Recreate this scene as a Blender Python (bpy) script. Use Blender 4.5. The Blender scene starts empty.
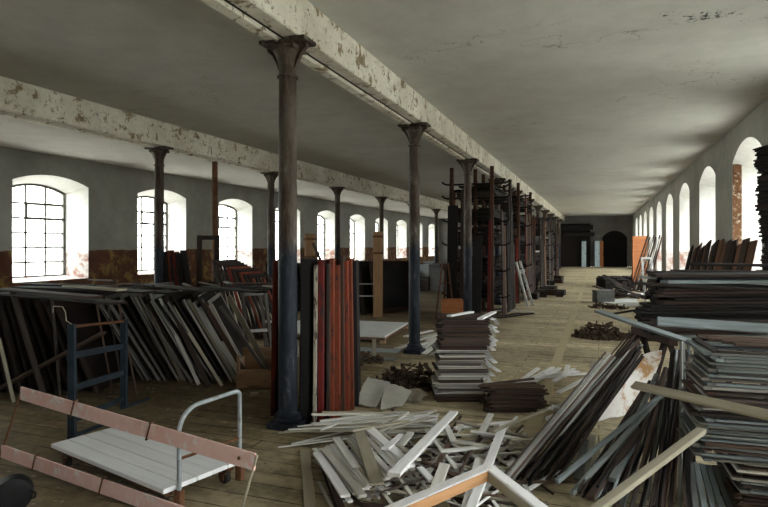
import bpy, bmesh, math, random
from mathutils import Vector, Matrix
PI = math.pi
scene = bpy.context.scene
COL = scene.collection
R = random.Random(7)

# ------------------------------------------------------------------ camera
YAW, F, HY, EYE = 0.358, 574.0, 245.2, 1.65
cs, sn = math.cos(YAW), math.sin(YAW)
cam = bpy.data.cameras.new('camera')
cam.sensor_width = 36.0
cam.lens = F / 768 * 36
cam.shift_y = -(253.5 - HY) / 768
cam.clip_start = 0.05
co = bpy.data.objects.new('camera', cam)
COL.objects.link(co)
co.location = (0, 0, EYE)
co.rotation_euler = (PI / 2, 0, YAW)
scene.camera = co

RT = Vector((cs, sn, 0))          # sideways across the view
FW = Vector((-sn, cs, 0))         # away from the viewer
UP = Vector((0, 0, 1))


def C(u, v, d):
    r = (u - 384) / F * d
    return Vector((r * cs - d * sn, r * sn + d * cs, EYE - (v - HY) * d / F))


def G(u, v, z=0.0):
    return C(u, v, F * (EYE - z) / (v - HY))


# ------------------------------------------------------------------ materials
def nodes_of(name):
    m = bpy.data.materials.new(name)
    m.use_nodes = True
    nt = m.node_tree
    b = nt.nodes['Principled BSDF']
    return m, nt, b


def N(nt, t, **kw):
    n = nt.nodes.new(t)
    for k, v in kw.items():
        setattr(n, k, v)
    return n


def ramp(nt, stops, interp='LINEAR'):
    n = N(nt, 'ShaderNodeValToRGB')
    n.color_ramp.interpolation = interp
    e = n.color_ramp.elements
    while len(e) < len(stops):
        e.new(0.5)
    for i, (p, c) in enumerate(stops):
        e[i].position = p
        e[i].color = (c[0], c[1], c[2], 1) if not isinstance(c, (int, float)) else (c, c, c, 1)
    return n


def mix(nt, fac, a, b, blend='MIX'):
    n = N(nt, 'ShaderNodeMix', data_type='RGBA', blend_type=blend)
    for sock, val in ((0, fac), (6, a), (7, b)):
        if hasattr(val, 'is_output'):
            nt.links.new(val, n.inputs[sock])
        elif isinstance(val, (int, float)):
            n.inputs[sock].default_value = val
        else:
            n.inputs[sock].default_value = (val[0], val[1], val[2], 1)
    return n.outputs[2]


def noise(nt, vec, scale, detail=4, rough=0.6, dist=0.0):
    n = N(nt, 'ShaderNodeTexNoise')
    n.inputs['Scale'].default_value = scale
    n.inputs['Detail'].default_value = detail
    n.inputs['Roughness'].default_value = rough
    n.inputs['Distortion'].default_value = dist
    nt.links.new(vec, n.inputs['Vector'])
    return n.outputs['Fac']


def coords(nt, kind='Object', scale=(1, 1, 1), rnd=True):
    tc = N(nt, 'ShaderNodeTexCoord')
    mp = N(nt, 'ShaderNodeMapping')
    mp.inputs['Scale'].default_value = scale
    nt.links.new(tc.outputs[kind], mp.inputs['Vector'])
    if rnd:
        oi = N(nt, 'ShaderNodeObjectInfo')
        mu = N(nt, 'ShaderNodeMath', operation='MULTIPLY')
        mu.inputs[1].default_value = 37.0
        nt.links.new(oi.outputs['Random'], mu.inputs[0])
        ad = N(nt, 'ShaderNodeVectorMath', operation='ADD')
        nt.links.new(mp.outputs[0], ad.inputs[0])
        nt.links.new(mu.outputs[0], ad.inputs[1])
        return ad.outputs[0]
    return mp.outputs[0]


def wood(name, c1, c2, c3=None, rough=0.75, var=0.35, spots=None, spot_amt=0.5, grain=(1.2, 18, 18)):
    """weathered timber: grain along local X, a per-piece tint, optional flecks"""
    m, nt, b = nodes_of(name)
    v = coords(nt, 'Object', grain)
    f = noise(nt, v, 1.6, 5, 0.65, 0.4)
    rp = ramp(nt, [(0.3, c1), (0.7, c2)])
    nt.links.new(f, rp.inputs[0])
    col = rp.outputs[0]
    oi = N(nt, 'ShaderNodeObjectInfo')
    if c3:
        r2 = ramp(nt, [(0.45, 0.0), (1.0, 1.0)])
        nt.links.new(oi.outputs['Random'], r2.inputs[0])
        col = mix(nt, r2.outputs[0], col, c3)
    hs = N(nt, 'ShaderNodeHueSaturation')
    mr = N(nt, 'ShaderNodeMapRange')
    mr.inputs['To Min'].default_value = 1 - var
    mr.inputs['To Max'].default_value = 1 + var
    m7 = N(nt, 'ShaderNodeMath', operation='MULTIPLY')
    m7.inputs[1].default_value = 7.31
    fr = N(nt, 'ShaderNodeMath', operation='FRACT')
    nt.links.new(oi.outputs['Random'], m7.inputs[0])
    nt.links.new(m7.outputs[0], fr.inputs[0])
    nt.links.new(fr.outputs[0], mr.inputs['Value'])
    nt.links.new(mr.outputs[0], hs.inputs['Value'])
    nt.links.new(col, hs.inputs['Color'])
    col = hs.outputs[0]
    if spots:
        v2 = coords(nt, 'Object', (.28, 1, 1))
        s = noise(nt, v2, 13, 6, 0.75)
        r3 = ramp(nt, [(1 - spot_amt - 0.04, 0.0), (1 - spot_amt + 0.04, 1.0)])
        nt.links.new(s, r3.inputs[0])
        col = mix(nt, r3.outputs[0], col, spots)
    nt.links.new(col, b.inputs['Base Color'])
    b.inputs['Roughness'].default_value = rough
    b.inputs['Specular IOR Level'].default_value = .22
    bp = N(nt, 'ShaderNodeBump')
    bp.inputs['Strength'].default_value = 0.35
    bp.inputs['Distance'].default_value = 0.004
    nt.links.new(f, bp.inputs['Height'])
    nt.links.new(bp.outputs[0], b.inputs['Normal'])
    return m


def patchy(name, c1, c2, patch=None, scale=4, amt=0.4, rough=0.6, metal=0.0, patch2=None, amt2=0.3, bump=0.3, vec='Object', sc=(1, 1, 1), rnd=True):
    m, nt, b = nodes_of(name)
    v = coords(nt, vec, sc, rnd)
    f = noise(nt, v, scale, 6, 0.65)
    rp = ramp(nt, [(0.3, c1), (0.7, c2)])
    nt.links.new(f, rp.inputs[0])
    col = rp.outputs[0]
    for pc, am, k in ((patch, amt, 2.3), (patch2, amt2, 3.7)):
        if pc:
            s = noise(nt, v, scale * k, 6, 0.7, 0.3)
            r3 = ramp(nt, [(1 - am - 0.05, 0.0), (1 - am + 0.05, 1.0)])
            nt.links.new(s, r3.inputs[0])
            col = mix(nt, r3.outputs[0], col, pc)
    nt.links.new(col, b.inputs['Base Color'])
    b.inputs['Roughness'].default_value = rough
    b.inputs['Specular IOR Level'].default_value = .22
    b.inputs['Metallic'].default_value = metal
    bp = N(nt, 'ShaderNodeBump')
    bp.inputs['Strength'].default_value = bump
    bp.inputs['Distance'].default_value = 0.005
    nt.links.new(f, bp.inputs['Height'])
    nt.links.new(bp.outputs[0], b.inputs['Normal'])
    return m


M = {}
M['lath'] = wood('pale_lath', (.50, .485, .46), (.74, .72, .70), (.40, .36, .29), var=.26)
M['lath_white'] = wood('whitened_lath', (.72, .70, .71), (.88, .86, .87), var=.06)
M['lath_tan'] = wood('tan_lath', (.29, .255, .19), (.40, .36, .28), var=.2)
M['lath_brown'] = wood('brown_lath', (.050, .030, .022), (.11, .068, .050), (.06, .045, .04), var=.4)
M['lath_blue'] = wood('blue_grey_lath', (.13, .15, .16), (.25, .28, .29), (.17, .165, .15), var=.4)
M['lath_dark'] = wood('dark_lath', (.018, .012, .011), (.045, .034, .030), (.06, .03, .022), var=.5)
M['lath_black'] = wood('black_lath', (.006, .005, .006), (.015, .013, .013), (.022, .012, .010), var=.5)
M['frame_grey'] = wood('grey_frame_wood', (.17, .16, .155), (.36, .345, .33), (.10, .08, .07), var=.5)
M['frame_dark'] = wood('dark_frame_wood', (.012, .009, .008), (.032, .023, .020), (.025, .011, .008), var=.5)
M['red_wood'] = wood('red_stained_wood', (.11, .024, .011), (.20, .046, .018), (.15, .014, .011), var=.4, spots=(.028, .018, .016), spot_amt=.44)
M['red_peel'] = wood('peeling_pale_wood', (.30, .25, .19), (.46, .42, .36), var=.2, spots=(.05, .035, .03), spot_amt=.47)
M['orange_wood'] = wood('orange_wood', (.25, .085, .03), (.36, .135, .05), var=.12)
M['brown_wood'] = wood('brown_board', (.12, .055, .03), (.22, .11, .065), (.10, .075, .06), var=.4)
M['crate'] = wood('crate_wood', (.34, .20, .12), (.50, .33, .22), var=.10, spots=(.10, .07, .05), spot_amt=.38)
M['post_wood'] = wood('post_wood', (.20, .11, .055), (.32, .19, .10), var=.15)
M['white_beam'] = wood('white_painted_timber', (.72, .69, .70), (.85, .82, .82), var=.05, spots=(.50, .43, .34), spot_amt=.36)
M['raw_orange'] = wood('raw_timber_edge', (.42, .20, .09), (.58, .32, .16), var=.05, spots=(.62, .58, .52), spot_amt=.33)
M['deck'] = wood('trolley_deck_wood', (.74, .74, .76), (.84, .84, .86), var=.02, spots=(.40, .38, .36), spot_amt=.33)
M['pink'] = patchy('pink_paint', (.78, .44, .40), (.88, .62, .58), (.86, .76, .73), 5, .42, .55, 0, (.48, .18, .12), .30, .2)
M['blue_steel'] = patchy('blue_black_steel', (.014, .022, .032), (.033, .046, .062), (.07, .045, .03), 6, .33, .5, .2)
M['tube_grey'] = patchy('grey_tube_paint', (.22, .25, .27), (.38, .41, .43), (.16, .09, .05), 8, .36, .45, .2)
M['rust'] = patchy('rusty_iron', (.08, .035, .018), (.17, .075, .035), (.03, .02, .018), 8, .4, .8)
M['rust_rod'] = patchy('rusty_rod', (.06, .038, .028), (.11, .07, .05), None, 8, .4, .7)
M['black_iron'] = patchy('black_iron', (.006, .006, .007), (.014, .014, .015), None, 8, .4, .6)
M['rubber'] = patchy('wheel_rubber', (.03, .03, .03), (.06, .055, .05), None, 12, .4, .8)
M['paper'] = patchy('dusty_paper', (.40, .38, .33), (.52, .50, .45), (.30, .26, .2), 5, .32, .85)
M['debris'] = patchy('dark_debris', (.05, .032, .022), (.12, .08, .055), None, 14, .4, .9)
M['grey_box'] = patchy('grey_box', (.17, .175, .18), (.25, .255, .26), None, 9, .4, .8)
M['white_panel'] = patchy('white_panel', (.62, .63, .63), (.74, .74, .73), (.52, .50, .46), 3, .35, .6)
M['sheet'] = patchy('stained_sheet', (.60, .56, .52), (.74, .71, .68), (.40, .21, .08), 1.6, .47, .5)
M['door_pale'] = patchy('pale_blue_door', (.36, .46, .52), (.46, .56, .62), None, 5, .4, .6)
M['chips'] = patchy('dusty_chips', (.20, .17, .12), (.40, .36, .30), None, 9, .4, .9)
M['frame_paint'] = patchy('window_frame_paint', (.09, .085, .075), (.20, .19, .17), None, 7, .4, .7)


def plaster(name, base, dark, stain, floor_col=None, dado=None, dado_z=1.52, sc=0.35, mould=False, rust=None):
    m, nt, b = nodes_of(name)
    g = N(nt, 'ShaderNodeNewGeometry')
    pos = g.outputs['Position']
    f1 = noise(nt, pos, sc, 5, 0.6, .3)
    f2 = noise(nt, pos, sc * 9, 6, 0.72)
    rp = ramp(nt, [(0.35, dark), (0.62, base)])
    nt.links.new(f1, rp.inputs[0])
    r2 = ramp(nt, [(0.30, 0.86), (0.6, 1.0)])
    nt.links.new(f2, r2.inputs[0])
    col = mix(nt, 1.0, rp.outputs[0], r2.outputs[0], 'MULTIPLY')
    s = noise(nt, pos, sc * 4.1, 7, 0.75, .5)
    r3 = ramp(nt, [(0.66, 0.0), (0.76, 1.0)])
    nt.links.new(s, r3.inputs[0])
    col = mix(nt, r3.outputs[0], col, stain)
    if rust:
        s = noise(nt, pos, 5.5, 7, 0.75, .4)
        r4 = ramp(nt, [(0.545, 0.0), (0.60, 1.0)])
        nt.links.new(s, r4.inputs[0])
        col = mix(nt, r4.outputs[0], col, rust)
        s = noise(nt, pos, 19, 6, 0.75, .4)
        r4 = ramp(nt, [(0.605, 0.0), (0.635, 1.0)])
        nt.links.new(s, r4.inputs[0])
        col = mix(nt, r4.outputs[0], col, (.07, .05, .04))
    if mould:
        # a black mould patch, a crack running out from the wall
        for (cx, cy, rx, ry, thr) in ((.97, 6.34, .42, .20, .52), (.62, 6.15, .20, .16, .58), (1.45, 6.6, .2, .1, .56)):
            mp = N(nt, 'ShaderNodeMapping')
            mp.inputs['Location'].default_value = (-cx / rx, -cy / ry, 0)
            mp.inputs['Scale'].default_value = (1 / rx, 1 / ry, 0)
            nt.links.new(pos, mp.inputs['Vector'])
            ln = N(nt, 'ShaderNodeVectorMath', operation='LENGTH')
            nt.links.new(mp.outputs[0], ln.inputs[0])
            ms = ramp(nt, [(.0, .16), (1.0, 0.0)])
            nt.links.new(ln.outputs['Value'], ms.inputs[0])
            nn = noise(nt, pos, 16, 6, .75)
            ad = N(nt, 'ShaderNodeMath', operation='ADD')
            nt.links.new(ms.outputs[0], ad.inputs[0])
            nt.links.new(nn, ad.inputs[1])
            r6 = ramp(nt, [(thr + .10, 0.0), (thr + .14, 1.0)])
            nt.links.new(ad.outputs[0], r6.inputs[0])
            lt6 = N(nt, 'ShaderNodeMath', operation='LESS_THAN')
            lt6.inputs[1].default_value = 1.0
            nt.links.new(ln.outputs['Value'], lt6.inputs[0])
            m6 = N(nt, 'ShaderNodeMath', operation='MULTIPLY')
            nt.links.new(r6.outputs[0], m6.inputs[0])
            nt.links.new(lt6.outputs[0], m6.inputs[1])
            col = mix(nt, m6.outputs[0], col, (.03, .032, .03))
        wv = N(nt, 'ShaderNodeTexNoise')
        wv.inputs['Scale'].default_value = .9
        wv.inputs['Detail'].default_value = 6
        nt.links.new(pos, wv.inputs['Vector'])
        c7 = N(nt, 'ShaderNodeMath', operation='SUBTRACT')
        c7.inputs[1].default_value = .5
        nt.links.new(wv.outputs['Fac'], c7.inputs[0])
        ab = N(nt, 'ShaderNodeMath', operation='ABSOLUTE')
        nt.links.new(c7.outputs[0], ab.inputs[0])
        r7 = ramp(nt, [(0.0, 1.0), (.0016, 0.0)])
        nt.links.new(ab.outputs[0], r7.inputs[0])
        gate = noise(nt, pos, .5, 2, .5)
        rg_ = ramp(nt, [(.52, 0.0), (.60, .7)])
        nt.links.new(gate, rg_.inputs[0])
        m7_ = N(nt, 'ShaderNodeMath', operation='MULTIPLY')
        nt.links.new(r7.outputs[0], m7_.inputs[0])
        nt.links.new(rg_.outputs[0], m7_.inputs[1])
        col = mix(nt, m7_.outputs[0], col, (.16, .13, .09))
    if dado:
        sx = N(nt, 'ShaderNodeSeparateXYZ')
        nt.links.new(pos, sx.inputs[0])
        w = noise(nt, pos, 3.0, 5, .7)
        ma = N(nt, 'ShaderNodeMath', operation='MULTIPLY_ADD')
        ma.inputs[1].default_value = 0.10
        nt.links.new(w, ma.inputs[0])
        nt.links.new(sx.outputs[2], ma.inputs[2])
        lt = N(nt, 'ShaderNodeMath', operation='LESS_THAN')
        lt.inputs[1].default_value = dado_z + 0.05
        nt.links.new(ma.outputs[0], lt.inputs[0])
        d1 = noise(nt, pos, 2.6, 7, .75, .4)
        rd = ramp(nt, [(0.40, dado[0]), (0.52, dado[1]), (0.60, dado[2])])
        nt.links.new(d1, rd.inputs[0])
        col = mix(nt, lt.outputs[0], col, rd.outputs[0])
    nt.links.new(col, b.inputs['Base Color'])
    b.inputs['Roughness'].default_value = 0.9
    bp = N(nt, 'ShaderNodeBump')
    bp.inputs['Strength'].default_value = 0.3
    bp.inputs['Distance'].default_value = 0.01
    nt.links.new(f2, bp.inputs['Height'])
    nt.links.new(bp.outputs[0], b.inputs['Normal'])
    return m


M['ceiling'] = plaster('ceiling_plaster', (.59, .585, .545), (.50, .495, .455), (.38, .345, .28), sc=.28, mould=True)
M['wall'] = plaster('wall_plaster', (.34, .34, .325), (.23, .23, .22), (.16, .14, .12), dado=((.075, .025, .014), (.10, .04, .022), (.24, .16, .05)), sc=.5)
M['wall_r'] = plaster('side_wall_plaster', (.46, .46, .43), (.34, .335, .31), (.24, .20, .16), sc=.6)
M['reveal'] = plaster('whitewashed_reveal', (.86, .85, .82), (.72, .71, .68), (.38, .30, .25), sc=.9, dado=((.34, .16, .12), (.62, .58, .55), (.66, .63, .60)), dado_z=1.45)
M['beam'] = plaster('peeling_beam_paint', (.82, .79, .69), (.60, .56, .46), (.40, .30, .17), sc=.9, rust=(.24, .18, .10))
M['far'] = plaster('far_wall', (.22, .215, .20), (.14, .135, .125), (.08, .07, .06), sc=.7)


def floor_mat():
    m, nt, b = nodes_of('worn_floor_boards')
    g = N(nt, 'ShaderNodeNewGeometry')
    mp = N(nt, 'ShaderNodeMapping')
    nt.links.new(g.outputs['Position'], mp.inputs['Vector'])
    br = N(nt, 'ShaderNodeTexBrick')
    br.offset = 0.37
    br.inputs['Scale'].default_value = 1.0
    br.inputs['Brick Width'].default_value = 2.66
    br.inputs['Row Height'].default_value = 0.19
    br.inputs['Mortar Size'].default_value = 0.006
    br.inputs['Color1'].default_value = (.45, .37, .235, 1)
    br.inputs['Color2'].default_value = (.58, .485, .32, 1)
    br.inputs['Mortar'].default_value = (.07, .055, .035, 1)
    nt.links.new(mp.outputs[0], br.inputs['Vector'])
    mp2 = N(nt, 'ShaderNodeMapping')
    mp2.inputs['Scale'].default_value = (.9, 7, 1)
    nt.links.new(g.outputs['Position'], mp2.inputs['Vector'])
    f = noise(nt, mp2.outputs[0], 1.0, 6, .7, .3)
    r1 = ramp(nt, [(.3, .62), (.68, 1.3)])
    nt.links.new(f, r1.inputs[0])
    col = mix(nt, 1.0, br.outputs[0], r1.outputs[0], 'MULTIPLY')
    mp3 = N(nt, 'ShaderNodeMapping')
    mp3.inputs['Scale'].default_value = (.30, .95, 1)
    nt.links.new(g.outputs['Position'], mp3.inputs['Vector'])
    f3 = noise(nt, mp3.outputs[0], 1.0, 3, .6)
    r4 = ramp(nt, [(.34, .58), (.62, 1.22)])
    nt.links.new(f3, r4.inputs[0])
    col = mix(nt, 1.0, col, r4.outputs[0], 'MULTIPLY')
    f2 = noise(nt, g.outputs['Position'], 1.3, 6, .7, .4)
    r2 = ramp(nt, [(.46, 0.0), (.62, 1.0)])
    nt.links.new(f2, r2.inputs[0])
    col = mix(nt, r2.outputs[0], col, (.42, .345, .22))
    # aisle painted paler for its window light, bays darker for vignetting and dirt
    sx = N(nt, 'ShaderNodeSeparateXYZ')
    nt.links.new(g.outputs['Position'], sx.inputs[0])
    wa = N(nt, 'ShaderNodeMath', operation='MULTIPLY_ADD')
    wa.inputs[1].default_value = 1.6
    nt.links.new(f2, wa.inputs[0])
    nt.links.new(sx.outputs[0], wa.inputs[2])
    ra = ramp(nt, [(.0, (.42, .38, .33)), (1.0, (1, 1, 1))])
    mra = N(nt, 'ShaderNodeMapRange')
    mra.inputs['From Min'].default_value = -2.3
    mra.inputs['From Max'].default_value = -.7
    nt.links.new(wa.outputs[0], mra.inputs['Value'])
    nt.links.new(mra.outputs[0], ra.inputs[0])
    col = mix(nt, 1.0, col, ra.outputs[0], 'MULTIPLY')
    f4 = noise(nt, g.outputs['Position'], 9, 6, .75)
    r5 = ramp(nt, [(.34, .62), (.56, 1.08)])
    nt.links.new(f4, r5.inputs[0])
    col = mix(nt, 1.0, col, r5.outputs[0], 'MULTIPLY')
    nt.links.new(col, b.inputs['Base Color'])
    b.inputs['Roughness'].default_value = .8
    b.inputs['Specular IOR Level'].default_value = .25
    bp = N(nt, 'ShaderNodeBump')
    bp.inputs['Strength'].default_value = .3
    bp.inputs['Distance'].default_value = .006
    nt.links.new(f4, bp.inputs['Height'])
    nt.links.new(bp.outputs[0], b.inputs['Normal'])
    return m


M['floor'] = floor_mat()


def iron_mat():
    """cast iron column: blue-black paint on the lower shaft, grey-brown worn paint above"""
    m, nt, b = nodes_of('painted_cast_iron')
    g = N(nt, 'ShaderNodeNewGeometry')
    pos = g.outputs['Position']
    mp = N(nt, 'ShaderNodeMapping')
    mp.inputs['Scale'].default_value = (6, 6, 1.6)
    nt.links.new(pos, mp.inputs['Vector'])
    f = noise(nt, mp.outputs[0], 1.5, 6, .7, .3)
    lo = ramp(nt, [(.38, (.006, .008, .013)), (.56, (.018, .022, .032)), (.64, (.045, .05, .062)), (.70, (.24, .24, .235))])
    hi = ramp(nt, [(.36, (.035, .018, .012)), (.48, (.065, .046, .034)), (.60, (.10, .085, .068)), (.69, (.26, .24, .20))])
    nt.links.new(f, lo.inputs[0])
    nt.links.new(f, hi.inputs[0])
    sx = N(nt, 'ShaderNodeSeparateXYZ')
    nt.links.new(pos, sx.inputs[0])
    ma = N(nt, 'ShaderNodeMath', operation='MULTIPLY_ADD')
    ma.inputs[1].default_value = .35
    nt.links.new(f, ma.inputs[0])
    nt.links.new(sx.outputs[2], ma.inputs[2])
    lt = N(nt, 'ShaderNodeMapRange')
    lt.inputs['From Min'].default_value = 1.72
    lt.inputs['From Max'].default_value = 1.95
    nt.links.new(ma.outputs[0], lt.inputs['Value'])
    col = mix(nt, lt.outputs[0], lo.outputs[0], hi.outputs[0])
    nt.links.new(col, b.inputs['Base Color'])
    b.inputs['Roughness'].default_value = .6
    b.inputs['Specular IOR Level'].default_value = .2
    bp = N(nt, 'ShaderNodeBump')
    bp.inputs['Strength'].default_value = .35
    bp.inputs['Distance'].default_value = .004
    nt.links.new(f, bp.inputs['Height'])
    nt.links.new(bp.outputs[0], b.inputs['Normal'])
    return m


M['iron'] = iron_mat()


def glass_mat():
    m = bpy.data.materials.new('dusty_pane')
    m.use_nodes = True
    nt = m.node_tree
    nt.nodes.clear()
    out = N(nt, 'ShaderNodeOutputMaterial')
    tr = N(nt, 'ShaderNodeBsdfTransparent')
    tr.inputs[0].default_value = (.93, .95, .92, 1)
    gl = N(nt, 'ShaderNodeBsdfGlossy')
    gl.inputs['Roughness'].default_value = .25
    ts = N(nt, 'ShaderNodeBsdfTranslucent')
    ts.inputs[0].default_value = (.9, .9, .86, 1)
    m1 = N(nt, 'ShaderNodeMixShader')
    m1.inputs[0].default_value = .05
    m2 = N(nt, 'ShaderNodeMixShader')
    m2.inputs[0].default_value = .10
    nt.links.new(tr.outputs[0], m1.inputs[1])
    nt.links.new(gl.outputs[0], m1.inputs[2])
    nt.links.new(m1.outputs[0], m2.inputs[1])
    nt.links.new(ts.outputs[0], m2.inputs[2])
    nt.links.new(m2.outputs[0], out.inputs[0])
    return m


M['glass'] = glass_mat()


# ------------------------------------------------------------------ mesh helpers
class MB:
    def __init__(self):
        self.v, self.f = [], []

    def add(self, vs, fs):
        n = len(self.v)
        self.v += [tuple(p) for p in vs]
        self.f += [tuple(n + i for i in q) for q in fs]
        return self

    def box(self, c, size, rot=None, ch=0.0):
        """box with chamfered long edges (octagonal section about local X)"""
        sx, sy, sz = size[0] / 2, size[1] / 2, size[2] / 2
        c = Vector(c)
        ch = ch or min(sy, sz) * .18
        sec = [(-sy + ch, -sz), (sy - ch, -sz), (sy, -sz + ch), (sy, sz - ch), (sy - ch, sz), (-sy + ch, sz), (-sy, sz - ch), (-sy, -sz + ch)]
        vs = [Vector((x, y, z)) for x in (-sx, sx) for y, z in sec]
        if rot is not None:
            vs = [rot @ p for p in vs]
        fs = [tuple(range(7, -1, -1)), tuple(range(8, 16))] + [(i, (i + 1) % 8, 8 + (i + 1) % 8, 8 + i) for i in range(8)]
        return self.add([p + c for p in vs], fs)

    def bar(self, a, b, w, h, up=UP):
        a, b = Vector(a), Vector(b)
        x = (b - a)
        L = x.length
        x.normalize()
        z = up - x * up.dot(x)
        if z.length < 1e-4:
            z = Vector((0, 1, 0))
            z = z - x * z.dot(x)
        z.normalize()
        y = z.cross(x)
        return self.box((a + b) / 2, (L, w, h), Matrix((x, y, z)).transposed())

    def lathe(self, prof, n=24, c=(0, 0, 0), rot=None):
        c = Vector(c)
        vs, fs = [], []
        for r, z in prof:
            for i in range(n):
                a = 2 * PI * i / n
                p = Vector((r * math.cos(a), r * math.sin(a), z))
                vs.append((rot @ p if rot else p) + c)
        for k in range(len(prof) - 1):
            for i in range(n):
                j = (i + 1) % n
                fs.append((k * n + i, k * n + j, (k + 1) * n + j, (k + 1) * n + i))
        fs.append(tuple(range(n - 1, -1, -1)))
        fs.append(tuple(range((len(prof) - 1) * n, len(prof) * n)))
        return self.add(vs, fs)

    def tube(self, pts, r, n=10):
        pts = [Vector(p) for p in pts]
        vs, fs = [], []
        ref = UP
        for i, p in enumerate(pts):
            t = (pts[min(i + 1, len(pts) - 1)] - pts[max(i - 1, 0)]).normalized()
            x = ref - t * ref.dot(t)
            if x.length < .05:
                x = Vector((1, .3, 0)) - t * Vector((1, .3, 0)).dot(t)
            x.normalize()
            ref = x
            y = t.cross(x)
            for k in range(n):
                a = 2 * PI * k / n
                vs.append(p + (x * math.cos(a) + y * math.sin(a)) * r)
        for i in range(len(pts) - 1):
            for k in range(n):
                q = (k + 1) % n
                fs.append((i * n + k, i * n + q, (i + 1) * n + q, (i + 1) * n + k))
        fs.append(tuple(range(n - 1, -1, -1)))
        fs.append(tuple(range((len(pts) - 1) * n, len(pts) * n)))
        return self.add(vs, fs)

    def plank(self, L, W, T, rng, seg=5, bow=.006):
        ch = min(W, T) * .16
        sy, sz = W / 2, T / 2
        b1 = rng.uniform(-bow, bow) * L
        vs, fs = [], []
        for k in range(seg + 1):
            t = k / seg * 2 - 1
            off = b1 * (t * t - .4)
            for (y, z) in [(-sy + ch, -sz), (sy - ch, -sz), (sy, -sz + ch), (sy, sz - ch), (sy - ch, sz), (-sy + ch, sz), (-sy, sz - ch), (-sy, -sz + ch)]:
                x = t * L / 2
                if k in (0, seg):
                    x += rng.uniform(-.006, .006) - (.004 if k else -.004)
                vs.append((x, y + off, z))
        for k in range(seg):
            for i in range(8):
                j = (i + 1) % 8
                fs.append((k * 8 + i, k * 8 + j, (k + 1) * 8 + j, (k + 1) * 8 + i))
        fs.append(tuple(range(7, -1, -1)))
        fs.append(tuple(seg * 8 + i for i in range(8)))
        fs = [tuple(reversed(q)) for q in fs] if False else fs
        return self.add(vs, fs)

    def mesh(self, name, mat, smooth=None):
        me = bpy.data.meshes.new(name)
        me.from_pydata(self.v, [], self.f)
        bm = bmesh.new()
        bm.from_mesh(me)
        bmesh.ops.recalc_face_normals(bm, faces=bm.faces)
        bm.to_mesh(me)
        bm.free()
        me.materials.append(mat)
        if smooth:
            for p in me.polygons:
                p.use_smooth = True
            me.set_sharp_from_angle(angle=math.radians(smooth))
        return me

    def build(self, name, mat, parent=None, smooth=None):
        return link(name, self.mesh(name, mat, smooth), parent)


def link(name, data, parent=None):
    o = bpy.data.objects.new(name, data)
    COL.objects.link(o)
    if parent is not None:
        o.parent = parent
    return o


def tag(o, label=None, cat=None, group=None, kind=None):
    if label: o['label'] = label
    if cat: o['category'] = cat
    if group: o['group'] = group
    if kind: o['kind'] = kind
    return o


def struct(o):
    o['kind'] = 'structure'
    return o


def empty(name, loc, label, cat, group=None, rz=0.0):
    o = link(name, None)
    o.location = loc
    o.rotation_euler = (0, 0, rz)
    return tag(o, label, cat, group)


def axes(u, up=UP):
    """rotation whose local X runs along u and whose local Z is as near `up` as it can be"""
    x = Vector(u).normalized()
    z = up - x * up.dot(x)
    if z.length < 1e-3:
        z = FW - x * FW.dot(x)
    z.normalize()
    return Matrix((x, z.cross(x), z)).transposed()


def place(o, c, rot):
    o.matrix_world = Matrix.Translation(Vector(c)) @ rot.to_4x4()
    return o


def lath(a, b, W, T, mat, name, label, cat, group=None, up=UP, roll=0.0, bow=.004):
    """one straight timber from a to b (centre line), a thing of its own"""
    a, b = Vector(a), Vector(b)
    L = (b - a).length
    me = MB().plank(L, W, T, R, bow=bow).mesh(name, M[mat])
    o = link(name, me)
    rot = axes(b - a, up)
    if roll:
        rot = rot @ Matrix.Rotation(roll, 3, 'X')
    place(o, (a + b) / 2, rot)
    return tag(o, label, cat, group)


# ------------------------------------------------------------------ resting: a height field lets each piece lie on those below
GX0, GY0, GS, GN = -5.0, 1.5, .025, 400
HF = [[0.0] * GN for _ in range(GN)]


def rest(x, y, th, L, W, T, mat, name, label, cat, group=None, max_tilt=.35, gap=.001, bow=.003, settle=1.0, zmax=9.0):
    n = max(4, int(L / .05))
    dx, dy = math.cos(th), math.sin(th)
    ss, hh = [], []
    for i in range(n + 1):
        s = -L / 2 + L * i / n
        h = 0.0
        m = max(2, int(W / .02))
        for j in range(m + 1):
            w = (-.5 + j / m) * W
            ix = int((x + dx * s - dy * w - GX0) / GS)
            iy = int((y + dy * s + dx * w - GY0) / GS)
            if 0 <= ix < GN and 0 <= iy < GN:
                h = max(h, HF[ix][iy])
        ss.append(s)
        hh.append(h)
    if max(hh) > .6:
        return None          # the square stack is in the way
    # supporting line under the centroid
    best = None
    hull = []
    for s, h in zip(ss, hh):
        while len(hull) >= 2 and (hull[-1][1] - hull[-2][1]) * (s - hull[-2][0]) <= (h - hull[-2][1]) * (hull[-1][0] - hull[-2][0]):
            hull.pop()
        hull.append((s, h))
    k, z0 = 0.0, 0.0
    for p, q in zip(hull, hull[1:]):
        if p[0] <= 0 <= q[0]:
            k = (q[1] - p[1]) / (q[0] - p[0])
    k = max(-max_tilt, min(max_tilt, k))
    z0 = max(h - k * s for s, h in zip(ss, hh)) + gap
    if z0 + abs(k) * L * .4 > zmax:
        return None
    phi = math.atan(k)
    u = Vector((dx * math.cos(phi), dy * math.cos(phi), math.sin(phi)))
    for i in range(n * 2 + 1):
        s = -L / 2 + L * i / (2 * n)
        m = max(2, int(W / .012))
        for j in range(m + 1):
            w = (-.5 + j / m) * W
            ix = int((x + dx * s - dy * w - GX0) / GS)
            iy = int((y + dy * s + dx * w - GY0) / GS)
            if 0 <= ix < GN and 0 <= iy < GN:
                HF[ix][iy] = max(HF[ix][iy], z0 + k * s + T * settle)
    o = link(name, MB().plank(L, W, T, R, bow=bow).mesh(name, M[mat]))
    place(o, Vector((x, y, z0 + T / 2 / math.cos(phi))), axes(u))
    return tag(o, label, cat, group)


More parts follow.
